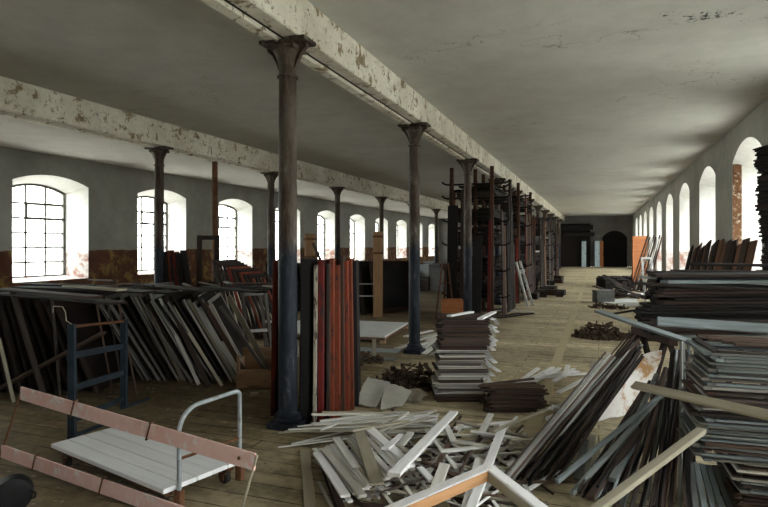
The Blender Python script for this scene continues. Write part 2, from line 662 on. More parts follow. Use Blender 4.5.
def rest_px(u1, v1, u2, v2, z, W, T, mat, name, label, cat, group=None, **kw):
    a, b = G(u1, v1, z), G(u2, v2, z)
    c = (a + b) / 2
    d = b - a
    return rest(c.x, c.y, math.atan2(d.y, d.x), d.to_2d().length, W, T, mat, name, label, cat, group, **kw)


# ------------------------------------------------------------------ the room
XL, XR, YN, YF, ZC = -12.63, 2.39, -3.2, 47.0, 3.88
S = 3.83
TH = .60
ya_l = [9.37 + k * S for k in range(-2, 10) if 9.37 + k * S + 2.1 < YF]
ya_r = [10.48 + k * S for k in range(-3, 10) if 10.48 + k * S + 2.13 < YF]


def arch(y0, y1, zs, zp, za, n=12):
    """outline of an opening: sill corner, jamb, segmental arch, jamb, sill corner"""
    w, r = (y1 - y0) / 2, za - zp
    rad = (w * w + r * r) / (2 * r)
    ym, zc = (y0 + y1) / 2, za - rad
    a0 = math.asin(w / rad)
    pts = [(y0, zs)]
    for i in range(n + 1):
        a = -a0 + 2 * a0 * i / n
        pts.append((ym + rad * math.sin(a), zc + rad * math.cos(a)))
    pts.append((y1, zs))
    return pts


def side_wall(name, xi, sg, starts, wid, zs, zp, za, inset, zs2, zp2, za2, mat):
    wl, rv = MB(), MB()
    q = lambda y, z: (xi, y, z)
    prev = YN
    for y0 in starts + [None]:
        y1 = y0 if y0 is not None else YF
        wl.add([q(prev, 0), q(y1, 0), q(y1, ZC), q(prev, ZC)], [(0, 1, 2, 3)])
        if y0 is None:
            break
        yb = y0 + wid
        wl.add([q(y0, 0), q(yb, 0), q(yb, zs), q(y0, zs)], [(0, 1, 2, 3)])
        a1 = arch(y0, yb, zs, zp, za)
        for (p, r) in zip(a1[1:-1], a1[2:-1]):
            wl.add([q(*p), q(*r), q(r[0], ZC), q(p[0], ZC)], [(0, 1, 2, 3)])
        a2 = arch(y0 + inset, yb - inset, zs2, zp2, za2)
        n = len(a1)
        vs = [(xi, *p) for p in a1] + [(xi + sg * TH, *p) for p in a2]
        rv.add(vs, [(i, (i + 1) % n, n + (i + 1) % n, n + i) for i in range(n)])
        prev = yb
    w = struct(wl.build(name, mat))
    for p in rv.build('reveal', M['reveal'], w, smooth=30).data.polygons:
        pass
    return w


side_wall('wall_left', XL, -1, ya_l, 2.10, .78, 3.17, 3.37, .24, .86, 3.0, 3.17, M['wall'])
side_wall('wall_right', XR, 1, ya_r, 2.13, .55, 3.20, 3.50, .24, .62, 3.02, 3.25, M['wall_r'])


def window(i, xg, y0, y1, zs, zp, za, rows, cols, sg):
    o = arch(y0, y1, zs, zp, za)
    fr = MB()
    for p, r in zip(o, o[1:]):
        fr.bar((xg, *p), (xg, *r), .08, .09, up=Vector((1, 0, 0)))
    fr.bar((xg, y0, zs), (xg, y1, zs), .07, .07)
    ztop = lambda y: next((p[1] + (r[1] - p[1]) * (y - p[0]) / (r[0] - p[0]) for p, r in zip(o[1:-1], o[2:-1]) if p[0] <= y <= r[0]), zp)
    for k in range(1, cols):
        y = y0 + (y1 - y0) * k / cols
        fr.bar((xg, y, zs), (xg, y, ztop(y)), .045, .04, up=Vector((1, 0, 0)))
    for k in range(1, rows):
        z = zs + (zp + .05 - zs) * k / rows
        fr.bar((xg, y0, z), (xg, y1, z), .04, .045)
    # opening vent of two panes
    yA, yB = y0 + (y1 - y0) / cols, y0 + (y1 - y0) * min(cols, 3) / cols
    zA, zB = zs + (zp + .05 - zs) * (rows - 2) / rows, zs + (zp + .05 - zs) * (rows - 1) / rows
    for a, b in (((yA, zA), (yB, zA)), ((yA, zB), (yB, zB)), ((yA, zA), (yA, zB)), ((yB, zA), (yB, zB))):
        fr.bar((xg - sg * .012, *a), (xg - sg * .012, *b), .07, .05, up=Vector((1, 0, 0)))
    w = struct(fr.build('window_%d' % i, M['frame_paint']))
    g = MB()
    n = len(o)
    g.add([(xg + .003, *p) for p in o] + [(xg - .003, *p) for p in o], [tuple(range(n)), tuple(range(2 * n - 1, n - 1, -1))] + [(k, (k + 1) % n, n + (k + 1) % n, n + k) for k in range(n)])
    g.build('pane', M['glass'], w)
    # daylight enters here: a portal tells the renderer to look for sky through the opening
    L = bpy.data.lights.new('daylight_portal', 'AREA')
    L.shape = 'RECTANGLE'
    L.size, L.size_y = y1 - y0, za - zs
    L.cycles.is_portal = True
    lo = link('daylight_portal', L)
    lo.location = (xg + sg * .08, (y0 + y1) / 2, (zs + za) / 2)
    lo.rotation_euler = (0, sg * PI / 2, 0)
    lo.rotation_euler = (PI / 2, 0, PI / 2 if sg > 0 else -PI / 2)


wi = 1
for y in ya_l:
    window(wi, XL - TH, y + .24, y + 2.10 - .24, .86, 3.0, 3.17, 6, 3, -1); wi += 1
for y in ya_r:
    window(wi, XR + TH, y + .24, y + 2.13 - .24, .62, 3.02, 3.25, 6, 3, 1); wi += 1

jl = MB()
jv = Vector((.6, -.24, 0)).normalized()
jp = Vector((XR, 10.48 + 2.13, 0)) + jv * .085 + Vector((-.37, -.93, 0)) * .012
jl.bar(jp + UP * .56, jp + UP * 3.19, .02, .15, up=jv)
o = struct(jl.build('trim_3', patchy('peeling_jamb_paint', (.10, .04, .02), (.19, .095, .045), (.45, .38, .28), 6, .42, .8)))
fl = MB()
fl.add([(XL, YN, 0), (XR, YN, 0), (XR, YF, 0), (XL, YF, 0), (XL, YN, -.2), (XR, YN, -.2), (XR, YF, -.2), (XL, YF, -.2)],
       [(0, 1, 2, 3), (7, 6, 5, 4), (0, 4, 5, 1), (1, 5, 6, 2), (2, 6, 7, 3), (3, 7, 4, 0)])
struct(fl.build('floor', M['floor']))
ce = MB()
ce.add([(XL - .3, YN - .3, ZC), (XR + .3, YN - .3, ZC), (XR + .3, YF + .3, ZC), (XL - .3, YF + .3, ZC)], [(3, 2, 1, 0)])
ce.add([(XL - .3, YN - .3, ZC + .2), (XR + .3, YN - .3, ZC + .2), (XR + .3, YF + .3, ZC + .2), (XL - .3, YF + .3, ZC + .2)], [(0, 1, 2, 3)])
struct(ce.build('ceiling', M['ceiling']))
for nm, y in (('wall_far', YF), ('wall_near', YN)):
    w = MB()
    w.box(((XL + XR) / 2, y + (.15 if y > 0 else -.15), ZC / 2), (XR - XL + 1.4, .3, ZC))
    struct(w.build(nm, M['far'] if y > 0 else M['wall_r']))
# long battens let into the floor along the aisle
for k, x in enumerate((-.56,)):
    t = MB()
    t.box((x, 22, .003), (44, .13, .012), Matrix.Rotation(PI / 2, 3, 'Z'))
    struct(t.build('trim_%d' % (k + 1), wood('floor_batten_%d' % k, (.42, .35, .21), (.52, .44, .28), var=.05, grain=(.4, 12, 12))))

XA, XB = -2.648, -7.544
ZA, ZB = 3.50, 3.44


def beam(name, x, zb):
    b = MB()
    hw = .165
    L = YF - YN
    rot = Matrix.Rotation(PI / 2, 3, 'Z')
    ym = (YF + YN) / 2
    b.box((x + .08, ym, (zb + .02 + ZC) / 2), (L, .17, ZC - zb - .02 + .02), rot, .012)
    b.box((x - .105, ym, (zb + ZC) / 2), (L, .13, ZC - zb + .02), rot, .012)
    b.box((x - .02, ym, (zb + .07 + ZC) / 2), (L, .12, ZC - zb - .07), rot, .01)
    o = struct(b.build(name, M['beam']))
    c = MB()
    c.tube([(x - .025, YN + .1, zb + .035), (x - .025, ym, zb + .035), (x - .025, YF - .1, zb + .035)], .018, 8)
    c.build('conduit', M['rubber'], o)
    return o


beam('ceiling_beam', XA, ZA)
beam('ceiling_beam', XB, ZB)

shaft_prof = None


def make_column(zt, label, group):
    root = link('iron_column', None)
    tag(root, label, 'column', group, 'thing')
    b = MB()
    b.box((0, 0, .03), (.27, .27, .06), None, .008)
    b.build('plinth', M['iron'], root)
    b = MB()
    b.lathe([(.118, .06), (.129, .07), (.129, .088), (.114, .098), (.104, .104), (.112, .114), (.112, .126), (.098, .136), (.089, .15)], 28)
    b.build('base_ring', M['iron'], root, smooth=50)
    b = MB()
    b.lathe([(.087, .145), (.086, 1.2), (.083, 2.2), (.080, zt - .34), (.097, zt - .335), (.097, zt - .318), (.080, zt - .31), (.080, zt - .22)], 28)
    b.build('shaft', M['iron'], root, smooth=50)
    b = MB()
    b.lathe([(.080, zt - .23), (.088, zt - .20), (.10, zt - .15), (.125, zt - .105), (.13, zt - .09)], 28)
    b.box((0, 0, zt - .075), (.25, .25, .04), None, .006)
    b.lathe([(.09, zt - .06), (.09, zt)], 20)
    b.build('capital', M['iron'], root, smooth=40)
    for sg in (-1, 1):
        p = MB()
        # slim curved bracket carrying a bearing plate either side of the capital
        prof = [(.08, zt - .27), (.105, zt - .20), (.145, zt - .125), (.20, zt - .07), (.20, zt - .035), (.08, zt - .035)]
        vs = [(sg * x, y, z) for y in (-.022, .022) for x, z in prof]
        n = len(prof)
        p.add(vs, [tuple(range(n)), tuple(range(2 * n - 1, n - 1, -1))] + [(i, (i + 1) % n, n + (i + 1) % n, n + i) for i in range(n)])
        p.box((sg * .155, 0, zt - .017), (.15, .24, .034), None, .005)
        p.build('bracket', M['iron'], root)
    return root


def copy_tree(o, parent=None):
    c = o.copy()
    COL.objects.link(c)
    c.parent = parent
    for ch in o.children:
        copy_tree(ch, c)
    return c


near = ['cast iron column standing in front of the red upright panels',
        'cast iron column beyond the red panels, beside scattered pale laths',
        'cast iron column in front of the tall dark storage rack']
ca = make_column(ZA, near[0], 'columns along the aisle')
for k in range(11):
    o = ca if k == 0 else copy_tree(ca)
    o.location = (XA, 4.58 + k * S, 0)
    o['label'] = near[k] if k < 3 else ['cast iron column among the storage racks along the aisle', 'distant cast iron column lining the aisle beyond the racks'][k > 5]
cb = make_column(ZB, 'x', 'columns nearer the window wall')
for k in range(10):
    o = cb if k == 0 else copy_tree(cb)
    o.location = (XB, 4.58 + (k + 1) * S, 0)
    o['label'] = ['cast iron column rising behind the leaning frames, in front of second window',
                  'cast iron column just behind the red panels, partly hidden by the nearest column',
                  'cast iron column seen just above the red panels, near the short brown post',
                  'cast iron column rising behind the standing brown timber post'][k] if k < 4 else 'slim distant cast iron column in the row nearer the windows'
# thin prop under the far beam
root = empty('prop_post', (XB + .05, 9.97, 0), 'thin rust coloured prop between two iron columns by the windows', 'post')
b = MB(); b.lathe([(.06, .02), (.058, ZB - .05)], 14); b.build('shaft', M['rust'], root, smooth=40)
b = MB(); b.box((0, 0, .012), (.2, .2, .024)); b.build('base_plate', M['rust'], root)
b = MB(); b.box((0, 0, ZB - .026), (.2, .2, .05)); b.build('top_plate', M['beam'], root)

# ------------------------------------------------------------------ frames
FRAME_CACHE = {}


def frame(c, rot, w, h, bw, T, mat, label, cat, group, mids=0, name='wooden_framework', infill=None):
    """open rectangular frame in its local XY plane (X = w, Y = h), thickness along Z"""
    key = (round(w, 3), round(h, 3), bw, T, mat)
    if key not in FRAME_CACHE:
        FRAME_CACHE[key] = (MB().plank(h, bw, T, R, 3, .001).mesh('stile', M[mat]), MB().plank(w - 2 * bw, bw * .9, T * .86, R, 3, .001).mesh('rail', M[mat]))
    st, ra = FRAME_CACHE[key]
    root = link(name, None)
    place(root, c, rot)
    tag(root, label, cat, group)
    for sg in (-1, 1):
        o = link('stile', st, root)
        o.matrix_local = Matrix.Translation((sg * (w - bw) / 2, 0, 0)) @ Matrix.Rotation(PI / 2, 4, 'Z')
        o = link('rail', ra, root)
        o.matrix_local = Matrix.Translation((0, sg * (h - bw) / 2, 0))
    if infill:  # thin dark board added to stand in for the shade between packed frames
        k2 = (round(w, 3), round(h, 3), infill)
        if k2 not in FRAME_CACHE:
            FRAME_CACHE[k2] = MB().plank(w - 1.6 * bw, h - 1.6 * bw, T * .4, R, 2, 0).mesh('shade_infill', M[infill])
        link('shade_infill', FRAME_CACHE[k2], root)
    for k in range(mids):
        o = link('rail', ra, root)
        o.matrix_local = Matrix.Translation((0, -h / 2 + h * (k + 1) / (mids + 1), 0))
    return root


def lean_frame(base, depth_dir, up_dir, w, h, bw, T, mat, label, cat, group, mids=0, name='wooden_framework', infill=None):
    """frame standing on its lower edge: base = middle of that edge"""
    x = Vector(depth_dir).normalized()
    y = (Vector(up_dir) - x * Vector(up_dir).dot(x)).normalized()
    rot = Matrix((x, y, x.cross(y))).transposed()
    return frame(Vector(base) + y * h / 2, rot, w, h, bw, T, mat, label, cat, group, mids, name, infill)


def P(r, d, z=0.0):
    """floor position r sideways and d away"""
    return Vector((r * cs - d * sn, r * sn + d * cs, z))


def D(u, d, z=0.0):
    return P((u - 384) / F * d, d, z)


# -- pale-edged frames leaning like dominoes, and the dark block of frames beside them
n = 36
for i in range(n):
    t = i / (n - 1)
    r = -3.02 + 1.30 * t
    ang = math.radians(29 + 2.2 * math.sin(i * .33) + 2 * t)
    yaw = math.radians(-10 + 1.5 * math.sin(i * .27))
    dd = (FW * math.cos(yaw) + RT * math.sin(yaw))
    ud = -RT * math.sin(ang) + UP * math.cos(ang)
    pale = i % 3 != 1
    h = 1.14 + .05 * math.sin(i * 2.3)
    lean_frame(P(r, 7.55 + .10 * math.sin(i * 3.1), .02), dd, ud, 1.25, h, .05, .022,
               'frame_grey' if pale else 'frame_dark',
               'pale weathered wooden frame in the slanting row beside the wooden crate' if pale else 'dark wooden frame between pale ones in the slanting row beside the wooden crate',
               'frame', 'frames leaning in a slanting row', infill='lath_black')
for i in range(13):
    u0 = 132 + 8.2 * i + R.uniform(-4, 4)
    sh = R.uniform(38, 58)
    top = C(u0, 298 + R.uniform(-4, 10), 6.86)
    bot = G(u0 + sh, 383 + R.uniform(-5, 4), .012)
    mt = ['lath', 'frame_grey', 'lath_tan', 'lath', 'lath_brown'][i % 5]
    lath(top, bot, R.uniform(.035, .07), .022, mt, 'wooden_batten', {'lath': 'pale', 'frame_grey': 'grey', 'lath_tan': 'tan', 'lath_brown': 'brown'}[mt] + ' loose lath leaning on the front of the slanting frame row', 'lath', 'loose laths on the slanting frame row', up=-FW)
for i in range(18):
    t = i / 17
    r = -4.72 + 1.55 * t
    ang = math.radians(5 + 20 * t)
    ud = -RT * math.sin(ang) + UP * math.cos(ang)
    lean_frame(P(r, 7.2 + .05 * math.sin(i * 2.1), .02), FW, ud, 1.7, 1.08 + .03 * math.sin(i * 3.3), .09, .035,
               'frame_dark', 'near-black wooden frame in the dark block beneath the first two windows', 'frame', 'dark frames stacked under the first windows', mids=0, infill='lath_black')
# open frames turned towards the viewer at the end of the row
for (u, v, w, h, yw, lab) in ((262, 372, .36, 1.05, 30, 'open pale frame leaning over the wooden crate, its inside empty'),
                              (283, 360, .5, 1.1, 30, 'open pale frame half hidden behind the red upright panels')):
    b = G(u, v)
    y = math.radians(yw)
    lean_frame(b + UP * .02, RT * math.cos(y) + FW * math.sin(y), -RT * .42 + UP * .9 + FW * .12, w, h, .045, .03, 'frame_grey', lab, 'frame', None, mids=1)
# boards lying on top of the dark block
tops = [(4, 293, 118, 303, 'lath_black', .2), (20, 287, 150, 292, 'lath_black', .22), (2, 289, 95, 297, 'lath_dark', .16), (60, 285, 122, 290, 'lath_tan', .12),
        (100, 288, 175, 293, 'lath_black', .2), (150, 286, 215, 291, 'lath_dark', .18), (205, 287, 262, 292, 'lath_black', .14), (30, 284, 90, 286, 'lath_black', .2)]
for i, (u1, v1, u2, v2, mt, w) in enumerate(tops):
    zz = 1.125 + .022 * (i % 4)
    lath(G(u1, v1, zz), G(u2, v2, zz), w, .02, mt, 'plank', 'pale yellowish plank lying on the dark block under the first window' if mt == 'lath_tan' else
         'dark plank lying flat along the top of the leaning frames', 'plank', None if mt == 'lath_tan' else 'dark planks on top of the frames')
for i in range(24):
    u, d = R.uniform(100, 262), R.uniform(7.0, 8.0)
    c = D(u, d, 1.075 + .004 * i)
    th = YAW + R.choice([0, .3, 1.2, 2.2]) + R.uniform(-.3, .3)
    v = Vector((math.cos(th), math.sin(th), R.uniform(-.03, .03))) * R.uniform(.25, .5)
    mt = R.choice(['lath_black', 'lath_dark', 'lath_brown', 'frame_grey'])
    lath(c - v, c + v, R.uniform(.03, .07), .016, mt, 'wooden_batten', {'lath_black': 'black', 'lath_dark': 'dark', 'lath_brown': 'brown', 'frame_grey': 'grey'}[mt] + ' loose lath strewn on top of the slanting frame row', 'lath', 'laths strewn on top of the frame row')
# slats leaning against the front of the dark block
lath(G(-14, 396, .03), C(103, 333, 5.95), .11, .03, 'lath_brown', 'plank', 'long grey-brown plank slanting up across the dark block behind blue stand', 'plank')
lath(C(12, 290, 6.05), G(46, 404, .01), .06, .03, 'lath_dark', 'wooden_strip', 'dark slat leaning steeply against the dark block by the first window', 'slat')
lath(C(-1, 338, 5.95), G(14, 402, .01), .05, .03, 'lath_tan', 'wooden_strip', 'short tan slat at the picture edge beside dark block', 'slat')
lath(C(52, 300, 6.1), G(60, 398, .01), .04, .02, 'lath_dark', 'wooden_strip', 'thin near-vertical dark slat against the dark block', 'slat')
for k, (u1, u2) in enumerate(((96, 113), (107, 124), (118, 137))):
    lath(C(u1, 300, 6.2), G(u2, 395, .01), .04, .02, 'lath_brown', 'wooden_strip', 'brown slat leaning behind the blue ladder-like stand', 'slat', 'brown slats behind the blue stand')

# -- darker panels and frames standing beyond, towards the windows
dm = ['frame_dark', 'lath_dark', 'red_wood']
for i in range(9):
    a = D(166 + i * 3.6, 10.6 + .04 * i)
    lab = 'red' if i in (3, 5) else 'black'
    lath(a + UP * .01, a + UP * (1.50 + .06 * math.sin(i * 2.6)) - RT * (.06 + .02 * i), .30, .03, 'red_wood' if lab == 'red' else 'lath_black', 'standing_board',
         'narrow %s board standing among dark boards near the second window' % ('dark red' if lab == 'red' else 'black'), 'board', 'boards standing near the second window', up=RT)
lean_frame(D(207, 10.7, .02), RT, UP + FW * .05, .42, 1.82, .09, .05, 'frame_dark', 'tall dark open frame standing upright in front of the rust prop', 'frame', None, mids=1)
for i in range(10):
    a = D(240 + i * 5.0, 10.0 + .04 * i)
    lean_frame(a + UP * .02, RT * .5 + FW * .9, -RT * (.30 + .04 * i) + UP, .6, 1.42 - .02 * i, .05, .035, 'red_wood' if i in (4, 7) else 'frame_dark',
               ('red edged' if i in (4, 7) else 'dark') + ' frame leaning in the slanted group below the third window', 'frame', 'slanted frames below the third window')

# -- the red panels around the nearest column
red = [(269, 421, 'red_wood', 0, .05), (300, 430, 'lath_black', 0, .09), (311, 431, 'red_peel', 0, .035), (317, 430, 'red_wood', 1, .06), (325, 428, 'lath_dark', 1, .035),
       (329, 427, 'red_wood', 1, .05), (335, 425, 'red_wood', 2, .055), (341, 422, 'lath_dark', 2, .03), (345, 419, 'red_wood', 2, .05), (350, 415, 'red_wood', 3, .045), (355, 411, 'lath_black', 3, .05)]
rl = {0: 'red-brown upright panel just behind the column base, at the outer edge of the group', 1: 'black upright panel standing behind the nearest column',
      2: 'peeling whitish edge of an upright panel beside the nearest column', 3: 'broad red upright panel next to the peeling white-edged one',
      4: 'dark thin upright panel between the two broadest red panels', 5: 'red upright panel right after the first dark thin one', 6: 'red upright panel in the middle of the red group',
      7: 'thin dark upright panel in the far half of the red group', 8: 'red upright panel third from the aisle end of the group', 9: 'narrow red upright panel next to the black end panel', 10: 'black panel closing the aisle end of the red group'}
for i, (u, v, mt, k, T) in enumerate(red):
    a = G(u, v - 3)
    dep = (FW + RT * (.10 - .06 * i / 10)).normalized()
    W = .55
    lean = RT * (-.012 * (i - 4) / 4) + FW * .02
    H = 1.50 + .02 * math.sin(i * 2.9)
    base = a + dep * (W / 2 + .03) + UP * .004
    H += R.uniform(-.03, .03)
    lath(base, base + (UP + lean) * H, W, T, mt, 'standing_board', rl[i], 'panel', 'red and dark panels around the column', up=RT, bow=.002)
a = G(283, 424) + FW * .42
lath(a + UP * .004, a + UP * 1.5, .5, .05, 'red_wood', 'standing_board', 'red panel hidden directly behind the nearest column shaft', 'panel', 'red and dark panels around the column', up=RT)

# -- posts standing free beyond
for (u, v, zt, w, lab) in ((378, 317, 1.97, .22, 'square brown timber post standing on the floor before dark frames'), (310, 322, 1.9, .22, 'square brown timber post poking up behind the red panels')):
    a = G(u, v)
    root = empty('timber_post', a, lab, 'post', None, YAW)
    b = MB(); b.plank(zt, w, w, R, 4, .001); o = b.build('shaft', M['post_wood'], root); o.matrix_local = Matrix.Translation((0, 0, zt / 2)) @ Matrix.Rotation(-PI / 2, 4, 'Y')
    b = MB(); b.box((0, 0, zt - .12), (w + .02, w + .02, .05)); b.box((0, 0, zt - .5), (w + .02, w + .02, .05)); b.build('iron_strap', M['rust'], root)
lath(C(313, 243, 11.7), G(352, 330, .01), .05, .05, 'lath_dark', 'wooden_strip', 'dark slat slanting down behind the top of red panels', 'slat')

# -- dark stack of frames behind the standing post
for i in range(14):
    a = G(342 + i * 4.3, 313) + FW * (.15 * (i % 3))
    lean_frame(a + UP * .02, RT * .75 + FW * .65, UP + RT * (-.24 + .004 * i) + FW * .06, 1.2, 1.25, .12, .04, 'frame_dark',
               'dark wooden frame in the leaning stack behind the standing brown post', 'frame', 'dark frames behind the standing post', mids=0, infill='lath_black')
for i in range(6):
    a = G(280 + i * 12, 316) + FW * 1.0
    lean_frame(a + UP * .02, RT * .75 + FW * .65, UP + RT * -.2 + FW * .06, 1.0, 1.2, .12, .04, 'frame_dark',
               'dark wooden frame mostly hidden behind the red panels', 'frame', 'dark frames behind the red panels', infill='lath_black')
for v in (284, 296):
    lath(C(340, v, 13.2), C(375, v, 13.2), .06, .03, 'frame_grey', 'wooden_strip', 'pale horizontal slat across the dark frames, %s of two' % ('upper' if v == 284 else 'lower'), 'slat')

# -- wooden crate
root = empty('wooden_crate', G(255, 389) + FW * .2, 'open wooden crate on the floor beside red panels, its back board taller', 'crate', None, YAW + .05)
for nm, c, sz, rz in (('front_board', (0, -.19, .115), (.44, .022, .21), 0), ('back_board', (0, .19, .21), (.44, .022, .40), 0), ('side_board', (-.21, 0, .16), (.36, .022, .30), PI / 2), ('side_board', (.21, 0, .16), (.36, .022, .30), PI / 2), ('bottom_board', (0, 0, .014), (.42, .36, .022), 0)):
    b = MB(); b.box(c, sz, Matrix.Rotation(rz, 3, 'Z') if rz else None, .003); b.build(nm, M['crate'], root)
b = MB(); b.box((-.20, -.205, .2), (.03, .012, .38)); b.box((.20, -.205, .12), (.03, .012, .22)); b.build('corner_batten', M['crate'], root)
a = G(255, 397)
o = MB().plank(.09, .06, .05, R).build('wood_block', M['lath_tan']); place(o, a + UP * .026, axes(RT + FW * .3)); tag(o, 'small pale offcut on the floor in front of the crate', 'block')

# -- platform trolley
root = empty('platform_trolley', (0, 0, 0), 'grey platform trolley with plank deck and tubular hoop handle', 'trolley')
dk = .17
n0, r0, t0, l0 = G(161, 492, dk), G(243, 460, dk), G(111, 424, dk), G(55, 440, dk)
ex = ((r0 + n0) / 2 - (l0 + t0) / 2); Lk = ex.length; ex.normalize(); ey = UP.cross(ex)
cen = (n0 + r0 + t0 + l0) / 4
Wk = .62
cen = cen + RT * .035
Lk -= .10
for k in range(5):
    b = MB(); b.box((0, 0, 0), (Lk, Wk / 5 - .004, .03), None, .004)
    o = b.build('deck_plank', M['deck'], root); place(o, cen + ey * ((k - 2) * Wk / 5) - UP * .015, Matrix((ex, ey, UP)).transposed())
for sg in (-1, 1):
    b = MB(); b.box((0, 0, 0), (Lk - .08, .05, .04)); o = b.build('bearer', M['rust'], root); place(o, cen + ey * sg * .24 - UP * .052, Matrix((ex, ey, UP)).transposed())
for sx in (-1, 1):
    for sy in (-1, 1):
        p = cen + ex * sx * (Lk / 2 - .10) + ey * sy * .24
        b = MB()
        b.lathe([(.02, -.016), (.046, -.016), (.05, -.008), (.05, .008), (.046, .016), (.02, .016)], 18)
        o = b.build('castor', M['rubber'], root, smooth=30); place(o, Vector((p.x, p.y, .05)), Matrix((ex, UP, ey)).transposed())
        f = MB(); f.box((0, 0, .075), (.07, .055, .012)); f.box((0, .024, .055), (.03, .006, .05)); f.box((0, -.024, .055), (.03, .006, .05)); q = f.build('fork', M['rust'], o); q.matrix_local = Matrix((ex, UP, ey)).to_4x4() @ Matrix((ex, ey, UP)).transposed().to_4x4() @ Matrix.Translation((0, 0, -.05))
# hoop handle at the near end: two legs, rounded shoulder, crossbar
hb1 = cen + ex * (Lk / 2 + .02) - ey * .21
hb2 = cen + ex * (Lk / 2 + .02) + ey * .27
hz = .655
pts = [Vector((hb1.x, hb1.y, .04)), Vector((hb1.x, hb1.y, hz - .15))]
for k in range(1, 8):
    a = PI / 2 * k / 7
    q = hb1 + ey * .15 * (1 - math.cos(a)); q.z = hz - .165 + .15 * math.sin(a)
    pts.append(q)
for k in range(6):
    a = PI / 2 * (1 - k / 6)
    q = hb2 - ey * .04 * (1 - math.cos(PI / 2 - a)) if False else hb2 - ey * .04 * (1 - math.cos(a)); q.z = hz - .04 + .04 * math.sin(a)
    pts.append(q)
pts += [Vector((hb2.x, hb2.y, hz - .04)), Vector((hb2.x, hb2.y, .04))]
MB().tube(pts, .0145, 12).build('hoop_handle', M['tube_grey'], root, smooth=60)
b = MB(); q1, q2 = hb1.copy(), hb2.copy(); q1.z = q2.z = .33
b.tube([q1, (q1 + q2) / 2, q2], .010, 8); b.build('cross_bar', M['rust'], root, smooth=60)
for q in (hb1, hb2):
    b = MB(); b.box((q.x, q.y, .09), (.045, .045, .10)); b.build('foot_socket', M['rust'], root)

# -- blue steel stand behind the trolley
root = empty('steel_stand', (0, 0, 0), 'blue-black ladder-like steel stand with three cross bars behind the trolley', 'stand')
s1, s2 = G(72, 437), G(124, 408)
for p, ht in ((s1, .97), (s2, .90)):
    b = MB(); b.bar(p + UP * .0, p + UP * ht, .065, .035, up=(s2 - s1).normalized()); b.build('upright', M['blue_steel'], root)
    b = MB(); b.bar(p - FW * .05 + UP * .012, p + FW * .32 + RT * .12 + UP * .012, .04, .024); b.build('foot', M['blue_steel'], root)
for z1, z2, w, h in ((.70, .63, .02, .055), (.42, .36, .02, .055), (.14, .10, .02, .05)):
    b = MB(); b.bar(s1 + UP * z1, s2 + UP * z2, w, h); b.build('cross_bar', M['blue_steel'], root)
b = MB(); b.tube([s1 + UP * .95, (s1 + s2) / 2 + UP * .915, s2 + UP * .88], .014, 8); b.build('top_rod', M['rust'], root, smooth=60)
b = MB(); q = s1 + UP * .97
b.tube([q, q + UP * .03 - RT * .05, q + UP * .10 - RT * .055, q + UP * .15 - RT * .08, q + UP * .155 - RT * .16, q + UP * .10 - RT * .165], .005, 6); b.build('bent_wire', M['chips'], root)

# -- pink bed-rail-like frame in the foreground
root = empty('rail_framework', (0, 0, 0), 'long pink painted frame of two rails with wire ends in front of trolley', 'frame')
UL, UR, LR, LL = C(21, 393, 4.25), C(255, 462, 3.15), C(235, 533, 3.2), C(2, 451, 4.3)
for a, b_ in ((UL, UR), (LL, LR)):
    ax = (b_ - a).normalized()
    b = MB(); nrm = (UR - LR).normalized()
    # angle-section rail
    b.bar(a, b_, .014, .095, up=nrm)
    b.bar(a - nrm * .045 + FW * .018, b_ - nrm * .045 + FW * .018, .04, .006, up=nrm)
    r_ = b.build('rail', M['pink'], root)
    L = (b_ - a).length
    for t in (.28, .62, .95) if a is UL else (.18, .5, .93):
        if t > .9:
            k = MB(); k.lathe([(.007, -.008), (.010, -.004), (.010, .004), (.006, .008)], 10, a + ax * L * t - FW * .012, axes(UP, FW)); k.build('bolt', M['rust'], r_)
            continue
        p = a + ax * L * t
        k = MB(); k.bar(p - nrm * .06 - FW * .014, p + nrm * .06 - FW * .014, .009, .006, up=FW); k.bar(p + nrm * .055 - FW * .014, p + nrm * .055 + FW * .03, .014, .008); k.bar(p - nrm * .055 - FW * .014, p - nrm * .055 + FW * .03, .014, .008)
        k.build('clip', M['rust'], r_)
for a, b_, nm in ((UL, LL, 'end_rod'), (UR, LR, 'end_rod')):
    e = (b_ - a)
    b = MB(); q = a + (a - b_).normalized() * .04
    b_z = b_.copy() + e.normalized() * .06
    if b_z.z > .03 and a is UL:
        b_z = b_ + e * ((b_.z - .0) / max(.05, -e.z))
    b.tube([q, (a + b_) / 2, b_z], .008, 8); b.build(nm, M['rust'] if a is UL else M['lath_tan'], root, smooth=60)

# -- black pot
root = empty('black_pot', C(13, 487, 3.55) , 'round black metal pot lying on its side by the lower rail', 'pot')
b = MB()
pr = .112
rot = axes(Vector((0, 0, 1)), -D(13, 1.0).normalized())      # local Z towards the viewer
ctr = C(13, 487, 3.55); ctr.z = pr
root.location = ctr
b.lathe([(.04, .05), (.088, .05), (.104, .042), (.108, .02), (.110, -.02), (.112, -.035), (.104, -.035), (.098, .0)], 30, (0, 0, 0), rot); b.build('body', M['black_iron'], root, smooth=40)
b = MB(); q = RT * .105
b.tube([q - UP * .03, q + RT * .03 - UP * .02, q + RT * .035 + UP * .005, q + UP * .03], .007, 8); b.build('handle', M['black_iron'], root, smooth=60)

